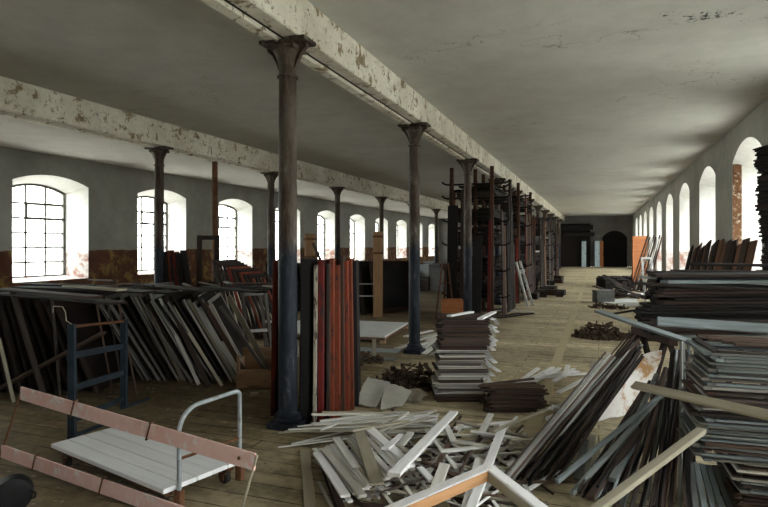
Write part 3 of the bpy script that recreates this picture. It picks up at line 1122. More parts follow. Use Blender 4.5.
# ------------------------------------------------------------------ middle distance floor things
# raised white panel
root = empty('low_platform', (0, 0, 0), 'large pale flat panel raised off the floor on red-brown edging', 'panel')
c0 = G(385, 336, .13); c1 = G(409, 322, .13)
dv = (c1 - c0); ln = 1.75; dv.normalize(); sv = Vector((dv.y, -dv.x, 0)); sv = -sv if sv.dot(RT) > 0 else sv
cp = c0 + dv * ln / 2 + sv * 1.1
rot = Matrix((dv, UP.cross(dv), UP)).transposed()
b = MB(); b.box((0, 0, 0), (ln, 2.2, .03)); o = b.build('top_sheet', M['white_panel'], root); place(o, cp - UP * .015, rot)
for sg in (-1, 1):
    b = MB(); b.box((0, 0, 0), (2.18, .06, .05)); o = b.build('edging', M['brown_wood'], root); place(o, cp + dv * sg * (ln / 2 - .035) - UP * .056, rot @ Matrix.Rotation(PI / 2, 3, 'Z'))
    b = MB(); b.box((0, 0, 0), (ln - .14, .06, .05)); o = b.build('edging', M['brown_wood'], root); place(o, cp + sv * sg * 1.06 - UP * .056, rot)
for sx in (-1, 1):
    for sy in (-1, 1):
        b = MB(); b.box((0, 0, 0), (.09, .09, .05)); o = b.build('foot_block', M['crate'], root); place(o, cp + dv * sx * (ln / 2 - .05) + sv * sy * 1.05 - UP * .105, rot)

# thin grey slabs near it
for k, (u1, v1, u2, v2, w) in enumerate(((344, 349, 400, 352, .30), (342, 357, 396, 360, .22))):
    rest_px(u1, v1, u2, v2, 0, w, .015, 'lath_blue', 'flat_board', 'thin grey board flat on the floor %s the pale raised panel' % ('just before' if k == 0 else 'further in front of'), 'board')


def crumpled(name, mat, pts, label, cat, nx=9, ny=7, amp=.03, th=.006, seed=1):
    """a bent sheet over four corners, given real thickness"""
    rg = random.Random(seed)
    a, b_, c, d = [Vector(p) for p in pts]
    nrm = (b_ - a).cross(d - a).normalized()
    ph = [rg.uniform(0, 6) for _ in range(4)]
    vs = []
    for side in (0, 1):
        for j in range(ny):
            for i in range(nx):
                s, t = i / (nx - 1), j / (ny - 1)
                p = a * (1 - s) * (1 - t) + b_ * s * (1 - t) + c * s * t + d * (1 - s) * t
                h = math.sin(s * 5 + ph[0] + t * 2) * .5 + math.sin(t * 6 + ph[1] - s * 3) * .35
                e = 0 if 0 < i < nx - 1 and 0 < j < ny - 1 else 1
                p = p + nrm * (amp * h + side * th)
                if e:
                    k = (i * 31 + j * 17) % 7
                    p = p + (p - (a + c) / 2) * (k - 3) * .012
                vs.append(p)
    fs = []
    n = nx * ny
    for j in range(ny - 1):
        for i in range(nx - 1):
            q = (j * nx + i, j * nx + i + 1, (j + 1) * nx + i + 1, (j + 1) * nx + i)
            fs.append(q); fs.append(tuple(n + k for k in reversed(q)))
    ring = [i for i in range(nx)] + [j * nx + nx - 1 for j in range(1, ny)] + [(ny - 1) * nx + i for i in range(nx - 2, -1, -1)] + [j * nx for j in range(ny - 2, 0, -1)]
    for p, q in zip(ring, ring[1:] + ring[:1]):
        fs.append((p, q, n + q, n + p))
    o = MB().add(vs, fs).build(name, M[mat], smooth=60)
    return tag(o, label, cat)


crumpled('paper_sheet', 'paper', (G(355, 404, .02), G(376, 408, .02), C(391, 384, 6.3), C(368, 377, 6.45)), 'bent pale paper sheet leaning on the dark debris near the red panels', 'paper', amp=.02, seed=3)
crumpled('paper_sheet', 'paper', (G(380, 409, .02), G(402, 407, .02), C(412, 391, 6.1), C(386, 383, 6.3)), 'torn pale paper sheet beside the bent sheet on floor', 'paper', amp=.015, seed=5)
crumpled('rag', 'lath_tan', (G(406, 401, .02), G(420, 403, .02), C(428, 393, 6.2), C(410, 388, 6.3)), 'crumpled tan rag next to the torn paper sheet', 'rag', amp=.03, seed=9)


def chips(name, mat, spots, label, cat, seed, size=(.05, .12), thick=.012, curl=True):
    rg = random.Random(seed)
    b = MB()
    for (x, y, rad, hmax, n) in spots:
        for k in range(n):
            a, q = rg.uniform(0, 2 * PI), math.sqrt(rg.random())
            px, py = x + math.cos(a) * q * rad * 1.6, y + math.sin(a) * q * rad
            pz = rg.random() * hmax * (1 - q * q) + thick * .6
            L = rg.uniform(*size); W = L * rg.uniform(.2, .6)
            ax = Vector((rg.uniform(-1, 1), rg.uniform(-1, 1), rg.uniform(-.5, .5))).normalized()
            if hmax < .02:
                ax.z = 0; ax.normalize()
            rot = axes(ax)
            c = Vector((px, py, max(pz, abs(ax.z) * L / 2 + thick * .6)))
            b.box(c, (L, W, thick), rot)
            if curl:
                b.box(c + rot @ Vector((L * .45, 0, L * .12)), (L * .4, W, thick), rot @ Matrix.Rotation(-.6, 3, 'Y'))
    return tag(b.build(name, M[mat]), label, cat, None, 'stuff')


dp = G(412, 386) ; d2 = G(345, 352); d3 = G(600, 338); d4 = G(640, 336)
chips('debris_heap', 'debris', [(dp.x, dp.y, .28, .26, 240)], 'heap of dark crumbled debris behind the paper sheets', 'debris', 11)
chips('debris_heap', 'debris', [(d3.x, d3.y, .28, .28, 420), (d4.x + .05, d4.y - .4, .2, .3, 160)], 'heap of dark curled scraps on the aisle floor by the long board pile', 'debris', 12)
d5 = G(350, 360)
chips('debris_litter', 'debris', [(d5.x, d5.y, .35, .10, 90)], 'scattered dark scraps on floor behind the red panels', 'debris', 13)
sp = [(G(u, v).x, G(u, v).y, rr, .006, nn) for u, v, rr, nn in ((270, 450, .5, 40), (130, 400, .7, 30), (400, 370, .7, 40), (60, 480, .4, 30), (480, 340, .9, 30), (240, 410, .6, 30), (60, 402, .5, 40))]
chips('floor_litter', 'chips', sp, 'pale dusty chips strewn over the brown floor', 'litter', 14, (.012, .035), .005, False)
lath(G(374, 356) + UP * .01, G(374, 356) + UP * .26, .06, .03, 'lath_tan', 'wooden_block', 'short tan stub standing upright in the scraps', 'block')

# scattered laths around the second column
rg = random.Random(21)
for i, (u1, v1, u2, v2) in enumerate(((418, 352, 440, 335), (424, 353, 446, 338), (431, 355, 445, 345), (410, 342, 440, 333), (437, 353, 444, 336), (415, 347, 436, 341), (428, 344, 452, 334), (440, 356, 452, 344), (405, 336, 432, 330), (420, 338, 447, 331), (396, 348, 411, 343))):
    rest_px(u1, v1, u2, v2, .02, .09, .02, 'lath', 'wooden_lath', 'pale lath scattered on the floor beside the second column', 'lath', 'pale laths beside the second column')

# ------------------------------------------------------------------ stack of short boards by the aisle
sc_ = P(.80, 6.22)
z = 0.0
for i in range(59):
    T = R.uniform(.010, .018)
    f = i / 58
    th = YAW + R.uniform(-.05, .05)
    L = .50 + R.uniform(-.05, .07)
    mt = (R.choice(['lath_brown', 'lath_brown', 'lath_dark']) if f > .62 else R.choice(['lath_brown', 'frame_grey', 'frame_grey', 'lath', 'lath']))
    if i < 5: mt = 'lath_brown'
    x, y = sc_.x + R.uniform(-.03, .03) + .05 * f, sc_.y + R.uniform(-.02, .02) + .04 * f
    o = MB().plank(L, .36, T, R, 3, .002).build('flat_board', M[mt])
    place(o, (x, y, z + T / 2 + .0005), Matrix.Rotation(th, 3, 'Z'))
    tag(o, {'lath_brown': 'dark brown', 'lath_dark': 'near-black', 'frame_grey': 'grey', 'lath': 'pale grey'}[mt] + ' short board in the square stack beside the aisle', 'board', 'short boards in the square stack')
    z += T + .0012
    if i % 3 == 0:
        # strips lying across the ends stick out towards the aisle
        e = MB().plank(.42, .05, T * .9, R, 3, .002).build('wooden_strip', M['lath_white' if R.random() < .7 else 'lath'])
        place(e, Vector((x, y, z - T / 2 - .001)) + RT * (L / 2 + .05 + R.uniform(0, .03)), Matrix.Rotation(th + PI / 2 + R.uniform(-.1, .1), 3, 'Z'))
        tag(e, 'whitish strip along the aisle side of the square stack', 'strip', 'strips along the square stack')
for (u1, v1, u2, v2) in ((449, 316, 472, 312), (480, 319, 494, 312)):
    a, b_ = G(u1, v1, z + .01), G(u2, v2, z + .01)
    lath(a, b_, .06, .018, 'lath_white', 'wooden_lath', 'whitish lath lying on top of the square stack, at its %s' % ('back' if u1 < 460 else 'aisle side'), 'lath')
for ix in range(GN):
    for iy in range(GN):
        X, Y = GX0 + ix * GS - sc_.x, GY0 + iy * GS - sc_.y
        if abs(X * cs + Y * sn) < .30 and abs(-X * sn + Y * cs) < .20:
            HF[ix][iy] = .95

# ------------------------------------------------------------------ small stack of rusty-brown rods
for k in range(13):
    for j in range(3):
        c = P(1.30 + R.uniform(-.06, .06), 5.66 + j * .11 + R.uniform(-.02, .02))
        rest(c.x, c.y, YAW + R.uniform(-.06, .06), .52 + R.uniform(-.05, .08), .045, .018, 'lath_brown', 'thin_lath', 'rust-brown thin slat in the low stack between pale laths', 'slat', 'rust-brown slats in the low stack')
# pale laths beyond and beside it
for i, (u1, v1, u2, v2) in enumerate(((500, 388, 530, 366), (508, 390, 540, 368), (522, 384, 552, 366), (514, 386, 545, 367), (524, 382, 580, 371), (546, 388, 566, 368), (550, 390, 578, 376), (536, 380, 570, 374), (556, 386, 560, 368))):
    rest_px(u1 + 8, v1, u2 + 8, v2, .04, .055, .02, 'lath_white', 'white_lath', 'whitish lath fanned out behind the low rust-brown stack', 'lath', 'whitish laths behind the rust-brown stack')
for i in range(10):
    v = 404 + i * 3.4
    rest_px(550 + R.uniform(-4, 4), v + 12, 574 + R.uniform(-5, 5) + i * .4, v - 10, .08, .045, .018, 'lath_white', 'white_lath', 'whitish lath lying along the end of the rust-brown stack', 'lath', 'whitish laths at the end of the rust-brown stack')

# ------------------------------------------------------------------ the big loose heap
HG = 'laths in the loose heap'
LB = {'lath': 'grey lath in the loose heap in front of the red panels', 'lath_white': 'whitish lath in the loose heap in front of the red panels', 'lath_tan': 'tan lath in the loose heap in front of the red panels',
      'lath_brown': 'dark brown rod lying through the loose heap of laths', 'rust_rod': 'dark brown rod lying through the loose heap of laths'}


def heap(u1, v1, u2, v2, z=.12, W=.045, mt='lath', T=.016, lab=None, grp=HG, zmax=9.0):
    rest_px(u1, v1, u2, v2, z, W, T, mt, 'wooden_lath', lab or LB[mt], 'lath', None if lab else grp, max_tilt=.12, settle=.4, zmax=zmax)


HM = ['lath', 'lath', 'lath', 'lath_brown', 'lath_brown', 'lath_white', 'lath_tan']
heap(304.6, 450, 310.5, 511, .01, .075, 'lath_tan')
for i in range(215):
    k = i % 4
    if k == 0:                                   # ends pointing at the viewer
        u, v = R.uniform(312, 400), R.uniform(440, 468)
        q = (u, v, u + R.uniform(15, 60), v + R.uniform(30, 60))
    elif k == 1:                                 # lying across
        u, v = R.uniform(335, 460), R.uniform(422, 500)
        q = (u, v, u + R.uniform(70, 140), v + R.uniform(-14, 10))
    elif k == 2:                                 # pointing away
        u, v = R.uniform(370, 520), R.uniform(445, 512)
        q = (u, v, u + R.uniform(10, 60), v - R.uniform(30, 62))
    else:
        u, v = R.uniform(400, 525), R.uniform(425, 505)
        q = (u, v, u + R.uniform(20, 50), v + R.uniform(10, 40))
    heap(*q, .03 + .1 * (i / 215), R.choice([.016, .022, .030, .038]), R.choice(HM), R.choice([.008, .010, .013]), zmax=.05 + .11 * (i / 215))
# thin pale strips streaming back past the red panels
for i in range(44):
    u = R.uniform(274, 380)
    l = R.uniform(70, 130)
    v = max(R.uniform(418, 440), 431 - (u - 310) * .30 + 6)
    u2 = min(u + l, 438)
    heap(u, v, u2, max(v - (u2 - u) * R.uniform(.02, .14), 412), .02, R.choice([.016, .022, .028]), R.choice(['lath', 'lath', 'lath_tan', 'lath_white']), .008, zmax=.14)
for q in ((320, 432, 374, 425), (311, 430, 385, 420), (322, 427, 397, 419), (320, 441, 339, 434), (362, 416, 436, 414), (382, 411, 408, 414), (420, 412, 436, 406),
          (388, 436, 429, 427), (430, 452, 500, 447)):
    heap(*q, .05, .03, 'lath')
for q in ((330, 466, 374, 440), (365, 476, 432, 467), (352, 504, 440, 472), (380, 505, 450, 478), (486, 430, 458, 486), (452, 425, 424, 462)):
    heap(*q, .10, .014, 'lath_brown', .012)
for i in range(16):
    t = i / 15
    heap(316 + 62 * t + R.uniform(-3, 3), 452 - 10 * t, 348 + 70 * t + R.uniform(-4, 4), 503 - 14 * t, .12, R.choice([.03, .04, .05]), R.choice(['lath', 'lath_white', 'lath']))
for q, w, mt in (((317, 451, 346, 499), .06, 'lath_white'), ((324, 449, 363, 503), .05, 'lath'), ((336, 440, 357, 476), .06, 'lath'),
                 ((359, 440, 377, 497), .085, 'lath_tan'), ((369, 441, 412, 486), .05, 'lath_white'), ((402, 444, 385, 468), .05, 'lath_white'), ((411, 444, 400, 461), .05, 'lath'),
                 ((363, 434, 408, 412), .035, 'lath'), ((351, 445, 409, 424), .04, 'lath_tan'), ((420, 470, 432, 482), .05, 'lath_white'), ((446, 431, 454, 444), .05, 'lath'),
                 ((440, 453, 498, 446), .05, 'lath'), ((454, 444, 487, 448), .05, 'lath'), ((456, 423, 535, 431), .045, 'lath'), ((454, 421, 519, 415), .05, 'lath_white'), ((491, 407, 481, 440), .055, 'lath'),
                 ((470, 440, 520, 442), .04, 'lath'), ((510, 446, 545, 440), .04, 'lath'), ((445, 470, 430, 500), .07, 'lath'), ((480, 460, 466, 505), .07, 'lath_white')):
    heap(*q, .16, w, mt)
heap(318, 483, 354, 509, .22, .055, 'lath_white', .02, 'short whitish lath at the near corner of the loose heap')
heap(504, 421, 462, 503, .26, .06, 'lath_white', .022, 'broad whitish lath pointing at the white painted timber corner')
heap(454, 399, 393, 488, .28, .075, 'lath_white', .024, 'longest broad white lath lying on top of the loose heap')
heap(574, 391, 492, 452, .12, .022, 'lath_tan', .022, 'long thin tan stick crossing from loose heap to dark bundle')

# ------------------------------------------------------------------ white painted timber corner in the foreground
root = empty('timber_corner', (0, 0, 0), 'white painted timber corner joint with raw orange edge in the foreground', 'timber')
k0 = C(489, 471, 2.95)
for (end, nm) in ((C(372, 522, 2.55), 'arm'), (C(556, 524, 2.5), 'arm')):
    b = MB(); dv = (end - k0); L = dv.length
    me = MB().plank(L, .072, .055, R, 4, .001)
    o = me.build(nm, M['white_beam'], root); rot = axes(dv); place(o, (k0 + end) / 2, rot)
    side = rot @ Vector((0, 1, 0)); side = side if side.dot(FW) < 0 else -side
    f = MB().box((0, 0, 0), (L - .05, .004, .050)); q = f.build('raw_edge', M['raw_orange'] if end.x < k0.x else M['paper'], o)
    q.matrix_parent_inverse = o.matrix_world.inverted(); place(q, (k0 + end) / 2 + side * .0375, rot)
lath(C(425, 512, 2.72) - UP * .028, Vector((C(425, 512, 2.72).x, C(425, 512, 2.72).y, .0)), .06, .05, 'lath_brown', 'timber_prop', 'short timber prop under the white painted corner joint', 'timber')
lath(C(535, 515, 2.66) - UP * .028, Vector((C(535, 515, 2.66).x, C(535, 515, 2.66).y, .0)), .06, .05, 'lath_brown', 'timber_prop', 'second short timber prop under the white painted corner', 'timber')

# ------------------------------------------------------------------ bundles of long dark slats
def fan(n, tops, bots, mats, W, T, label, group, name='long_lath', seed=3):
    rg = random.Random(seed)
    for i in range(n):
        t = i / (n - 1)
        a, b_ = tops(t, rg), bots(t, rg)
        mt = rg.choice(mats)
        lath(a, b_, rg.uniform(*W), rg.uniform(*T), mt, name, label(mt), 'slat', group, up=UP + RT * rg.uniform(-.8, .8))


def lb1(mt): return ('pale grey' if mt in ('lath', 'frame_grey') else 'reddish brown' if mt == 'lath_brown' else 'dark') + ' long slat in the bundle slanting up from the loose heap'
def lb2(mt): return ('grey' if mt == 'lath_blue' else 'brown' if mt == 'lath_brown' else 'black') + ' long slat in the steeper bundle leaning before the grey frame stacks'


fan(42, lambda t, g: C(633 + 10 * t + g.uniform(-4, 3), 333 + 16 * t + g.uniform(-3, 9), 5.45 + .5 * g.random()),
    lambda t, g: C(498 + 62 * t + g.uniform(-4, 4), 488 - 14 * t + g.uniform(-8, 10), 3.72 + .4 * g.random()),
    ['lath_dark', 'lath_dark', 'lath_black', 'lath_brown', 'lath_black', 'frame_grey'], (.011, .021), (.009, .014), lb1, 'slats in the slanting bundle', seed=5)
fan(5, lambda t, g: C(606 + 9 * t, 352 + 5 * t, 5.15), lambda t, g: C(494 + 9 * t, 488 + 2 * t, 3.6 + .05 * t), ['frame_grey', 'lath_brown', 'frame_grey'], (.012, .018), (.010, .014), lb1, 'slats in the slanting bundle', seed=8)
fan(58, lambda t, g: C(648 + 48 * t + g.uniform(-8, 6), 394 - 54 * t + g.uniform(-10, 16), 4.6 + .4 * g.random()),
    lambda t, g: C(576 + 122 * t + g.uniform(-8, 8), 486 + 22 * min(1, 2 * t) + g.uniform(-6, 8), 3.35 + .4 * g.random()),
    ['lath_dark', 'lath_black', 'lath_black', 'lath_dark', 'lath_blue', 'lath_brown'], (.013, .027), (.010, .015), lb2, 'slats in the steeper bundle', seed=9)
for (q1, q2, w, mt, lab) in ((C(664, 393, 4.25), C(556, 482, 3.5), .03, 'lath_blue', 'long grey slat crossing low between the two dark bundles'), (C(655, 402, 4.2), C(572, 494, 3.45), .03, 'lath_blue', 'second grey slat crossing between the two dark bundles'),
                             (C(640, 430, 4.0), C(590, 498, 3.4), .05, 'lath_brown', 'brown batten end showing between the dark bundles'), (C(636, 440, 4.0), C(612, 480, 3.5), .045, 'lath_blue', 'short grey batten beside the brown batten end'),
                             (C(702, 430, 3.28), C(590, 514, 2.85), .055, 'lath_tan', 'long straight tan batten crossing before the dark bundles'),
                             (C(585, 440, 4.3), G(578, 480, .01), .06, 'lath_blue', 'short grey lath end standing under the slanting bundle'), (C(592, 436, 4.4), G(586, 475, .01), .06, 'lath', 'short pale lath end standing under the slanting bundle')):
    lath(q1, q2, w, .03, mt, 'wooden_batten', lab, 'batten')
for i in range(6):
    lath(C(690 + i * 6, 462 + i, 3.75), C(697 + 9 * i, 516, 3.4), .035, .018, 'lath_blue', 'wooden_strip', 'blue-grey slat propped below the lower frame stack', 'slat', 'blue-grey slats below the frame stack')

# stained sheet behind the bundles
crumpled('stained_sheet', 'sheet', (G(586, 422, .01), G(648, 412, .01), C(662, 350, 5.75), C(590, 362, 5.85)), 'white metal sheet with orange stains standing behind the dark slats', 'sheet', amp=.05, th=.004, seed=2)

# ------------------------------------------------------------------ stacks of grey frames at the near side
def frame_stack(r, d, z0, z1, w, h, mats, lab, grp, jr=.025, T=.018, turn=.30):
    z = z0
    ax = RT * math.cos(turn) - FW * math.sin(turn)
    ay = UP.cross(ax)
    while z < z1:
        t = R.choice([.010, .012, .014, .017, .020])
        c = P(r, d, z + t / 2) + ax * (w / 2 + R.uniform(-jr, jr * 2)) + ay * (h / 2 + R.uniform(-.02, .02))
        th = YAW - turn + R.uniform(-.035, .035)
        mt = R.choice(mats)
        frame(c, Matrix.Rotation(th, 3, 'Z'), w, h, .045, round(t, 3), mt, lab % {'lath_blue': 'blue-grey', 'lath_dark': 'dark', 'lath_brown': 'brown', 'lath_black': 'black', 'lath': 'pale grey', 'frame_grey': 'grey'}[mt], 'frame', grp, mids=0)
        z += t + .002 + (R.random() < .3) * .008
    return z


frame_stack(2.10, 3.40, 0, .36, 1.2, .5, ['lath_brown', 'lath_blue', 'lath_brown', 'lath', 'lath_dark'], '%s flat frame in the lowest stack beside the steeper bundle', 'frames in the lowest stack')
frame_stack(1.86, 3.42, .372, .74, 1.4, .5, ['lath_blue', 'lath_blue', 'lath_blue', 'lath_brown', 'frame_grey', 'lath_dark'], '%s flat frame in the middle of the tall frame stack', 'frames in the middle of the tall stack')
zt = frame_stack(1.94, 3.46, .755, 1.01, 1.35, .5, ['lath_blue', 'lath_blue', 'lath_blue', 'lath_dark', 'frame_grey'], '%s flat frame in the upper part of the tall frame stack', 'frames in the upper tall stack')
lath(C(634, 385, 3.75), C(790, 420, 2.85), .062, .022, 'lath_tan', 'wooden_plank', 'long tan board lying across the bundles and the tall frame stack', 'plank', up=(UP - FW * 1.5).normalized())
for k in range(4):
    bx = RT * math.cos(.30) - FW * math.sin(.30)
    by = UP.cross(bx)
    p0 = P(1.94, 3.46, zt + .014) + by * (.46 - .1 * k)
    lath(p0 + bx * (.04 + .05 * k) , p0 + bx * 1.2 + by * (.03 - .05 * k), .04, .02, 'lath_brown', 'wooden_batten', 'brown batten lying on the back of the tall frame stack', 'batten', 'brown battens behind the frame stack')

# ------------------------------------------------------------------ pile of long boards reaching from the wall to the aisle
TR = []
for r in (2.95, 4.2):
    root = empty('trestle', P(r, 6.3), 'low timber trestle carrying the pile of long dark boards, %s' % ('aisle end' if r < 3 else 'wall end'), 'trestle', None, YAW)
    b = MB(); b.box((0, 0, .66), (.9, .09, .08), Matrix.Rotation(PI / 2, 3, 'Z')); b.build('cross_beam', M['lath_dark'], root)
    for sy in (-1, 1):
        for sx in (-1, 1):
            b = MB(); b.bar((sx * .22, sy * .36, 0), (sx * .03, sy * .32, .62), .06, .05); b.build('leg', M['lath_dark'], root)
rg = random.Random(17)
z = .70
lay = 0
while z < 1.33:
    T = rg.uniform(.025, .04)
    f = (z - .70) / .63
    for j in range(4):
        d = 5.95 + j * .19 + rg.uniform(-.01, .01)
        r0_ = .452 * d + rg.uniform(-.05, .26) - .09 * math.sin(f * 6)
        L = 4.62 - r0_ + rg.uniform(-.2, .1)
        a = P(r0_, d - .02, z + T / 2); b_ = P(r0_ + L, d + .02 + rg.uniform(-.01, .01), z + T / 2)
        mt = 'lath_black' if (j or rg.random() < .55) else rg.choice(['lath_dark', 'lath_dark', 'lath_blue'])
        lath(a, b_, rg.uniform(.12, .17), T, mt, 'long_board', ('dark grey' if mt == 'lath_blue' else 'black') + ' long board in the high pile reaching to the wall', 'board', 'long boards in the high pile')
    z += T + .003
for (q1, q2, w, mt, lab) in ((C(640, 277, 6.0), C(790, 285, 5.9), .10, 'lath_blue', 'grey-topped long board on top of the high pile'), (C(632, 283, 5.9), C(780, 291, 5.75), .07, 'lath_dark', 'dark long board at the near top edge of the high pile'),
                             (C(690, 264, 6.5), C(800, 266, 6.3), .12, 'lath_black', 'black board stacked highest on the long board pile'), (C(672, 271, 6.4), C(800, 273, 6.2), .14, 'lath_black', 'black board just under the highest one on the pile')):
    lath(q1, q2, w, .03, mt, 'long_board', lab, 'board')
lath(C(598, 311, 6.1), C(708, 348, 4.75), .11, .024, 'lath_blue', 'wooden_plank', 'blue-grey plank jutting into the aisle from under the long board pile', 'plank')
lath(C(657, 321, 5.35), C(800, 331, 5.1), .095, .028, 'lath_blue', 'wooden_plank', 'broad weathered plank along the near face of the board pile', 'plank', up=(UP * .8 - FW).normalized())
lath(C(612, 314, 6.3), C(660, 306, 6.2), .03, .02, 'lath_dark', 'wooden_strip', 'thin dark slat jutting out just above the blue-grey plank', 'slat')
# rods sticking out low
for k in range(7):
    a = P(2.45 + rg.uniform(0, .3), 5.75 + .03 * k, .80 + .02 * k); b_ = a + RT * rg.uniform(1.6, 2.0) + FW * .03 + UP * rg.uniform(-.02, .02)
    lath(a, b_, .03, .018, 'lath_dark', 'thin_lath', 'dark thin slat along the near face of the long board pile', 'slat', 'thin slats before the board pile')

# ------------------------------------------------------------------ tall jagged stack before the nearest window
root = empty('trestle', P(4.80, 6.88), 'high timber trestle under the tall jagged stack by the window', 'trestle', None, YAW)
b = MB(); b.box((0, 0, 1.32), (.50, .30, .06)); b.build('table_top', M['lath_dark'], root)
for sx in (-1, 1):
    for sy in (-1, 1):
        b = MB(); b.bar((sx * .2, sy * .11, 0), (sx * .2, sy * .11, 1.29), .07, .07); b.build('leg', M['lath_dark'], root)
z = 1.352
i = 0
while z < 2.82:
    T = rg.uniform(.018, .03)
    f = (z - 1.35) / 1.5
    off = .025 * math.sin(f * 9) + .05 * (1 - f) + rg.uniform(-.03, .03)
    if f > .80: off -= .05
    c = P(4.83 + off, 6.88, z + T / 2)
    o = MB().plank(.55, .28, T, rg, 3, .002).build('short_board', M['lath_black']); place(o, c, Matrix.Rotation(YAW + rg.uniform(-.06, .06), 3, 'Z'))
    tag(o, 'black short board in the tall jagged stack before the nearest window', 'board', 'boards in the tall jagged stack')
    z += T + .001

# ------------------------------------------------------------------ boards leaning on the window wall beyond the pile
for i in range(17):
    y = 10.7 + i * .42
    mt = ['brown_wood', 'lath_dark', 'brown_wood', 'frame_dark', 'lath_dark', 'brown_wood', 'lath'][i % 7] if i < 6 else ['lath_dark', 'lath_black', 'brown_wood', 'lath_black'][i % 4]
    top = 1.72 + .05 * math.sin(i * 2.2) - (.025 * max(0, i - 8))
    a = Vector((XR - .42, y - .06 - .012 * i, .01)); b_ = Vector((XR - .05 - .012 * (i % 2), y + .05 + .01 * i, top))
    lath(a, b_, .44, .03, mt, 'leaning_board', {'brown_wood': 'brown', 'lath_dark': 'dark brown', 'frame_dark': 'near-black', 'lath_black': 'black', 'lath': 'pale edged'}[mt] + ' board leaning on the wall between two windows', 'board', 'boards leaning on the window wall', up=-Vector((1, 0, 0)) )

# ------------------------------------------------------------------ far aisle side: clutter by the windows
a = P(.445 * 22, 22)
root = empty('door_leaf', a, 'orange-brown door leaf standing beside the far windows', 'door', None, YAW + .15)
b = MB(); b.box((0, 0, 1.0), (.60, .045, 2.0), None, .004); b.build('panel', M['orange_wood'], root)
b = MB(); b.box((0, -.03, 1.95), (.60, .02, .08)); b.box((0, -.03, .1), (.60, .02, .1)); b.box((-.27, -.03, 1.0), (.06, .02, 1.9)); b.box((.27, -.03, 1.0), (.06, .02, 1.9)); b.build('stile_frame', M['orange_wood'], root)
for i in range(8):
    lath(D(630 + i * 2.6, 20.5, .02), C(648 + i * 2.0, 235 + 2 * (i % 3), 20.6 + i * .02), .06, .03, ['lath_dark', 'lath_brown', 'lath'][i % 3], 'leaning_lath', {'lath_dark': 'dark', 'lath_brown': 'brown', 'lath': 'pale'}[['lath_dark', 'lath_brown', 'lath'][i % 3]] + ' slat leaning steeply beside the orange-brown door leaf', 'slat', 'slats leaning beside the door leaf')
root = empty('pale_panel', C(649, 276, 14.5), 'pale grey-blue panel leaning by windows beside the slats', 'panel')
bp_ = C(651, 276, 14.5); bp_.z = .0
lean_frame(bp_ + UP * 1.0 * 0 + UP * .02, RT, UP * 1 - RT * .25 + FW * .2, .28, 1.35, .05, .03, 'white_panel', 'x', 'x', None)
lf = COL.objects[-1]
lf = lf.parent
lf['label'] = 'pale grey open frame leaning beside the window slats'; lf['category'] = 'frame'
bpy.data.objects.remove(root)
# dark heap of boards and boxes
rg = random.Random(31)
for i in range(46):
    d = rg.uniform(17.5, 26)
    u = rg.uniform(604, 640)
    p = C(u, 300, d); p.z = 0
    x = max(p.x, .25)
    if x > 1.9: x = 1.6
    th = rg.uniform(0, PI)
    hgt = rg.uniform(.02, .55)
    a = Vector((x - .45 * math.cos(th), p.y - .45 * math.sin(th), .02)); b_ = Vector((x + .45 * math.cos(th), p.y + .45 * math.sin(th), hgt))
    lath(a, b_, rg.uniform(.10, .3), .03, rg.choice(['lath_black', 'lath_dark', 'lath_black']), 'dark_board', 'dark board tumbled in the heap before the orange-brown door leaf', 'board', 'tumbled boards before the door leaf')
for k in range(9):
    p = G(598 + k * 5, 284 + (k % 3) * 2)
    root_ = MB().box((0, 0, .17), (.5, .4, .34), None, .01).build('dark_box', M['lath_black']); root_.location = (max(p.x, .2), p.y, 0); root_.rotation_euler = (0, 0, .3 * k)
    tag(root_, 'low black box in the dark heap along the far windows', 'box', 'black boxes along the far windows')
# grey box, rubble and pale sheets on the aisle edge
a = G(606, 303)
root = empty('grey_box', a, 'plain grey box on the aisle edge beside white scraps', 'box', None, YAW)
b = MB(); b.box((0, .2, .17), (.50, .4, .33), None, .01); b.build('body', M['grey_box'], root)
b = MB(); b.box((0, .2, .345), (.52, .42, .02), None, .005); b.build('lid', M['grey_box'], root)
for k, (u, v, w, h, lab) in enumerate(((612, 303, .9, .5, 'white crumpled sheet on the floor beside the grey box'), (622, 296, .8, .5, 'white sheet lying beyond the grey box'), (627, 306, .9, .45, 'pale tan sheet on the floor nearest the board pile'))):
    p = G(u + 8, v)
    crumpled('paper_sheet', 'paper' if k == 2 else 'white_panel', (p + Vector((-w / 2, -h / 2, .03)), p + Vector((w / 2, -h / 2, .03)), p + Vector((w / 2, h / 2, .10)), p + Vector((-w / 2, h / 2, .05))), lab, 'sheet', amp=.03, seed=40 + k)
q = G(600, 308)
chips('rubble', 'debris', [(q.x + .2, q.y, .3, .12, 120)], 'low strip of dark rubble before the grey box', 'debris', 51)

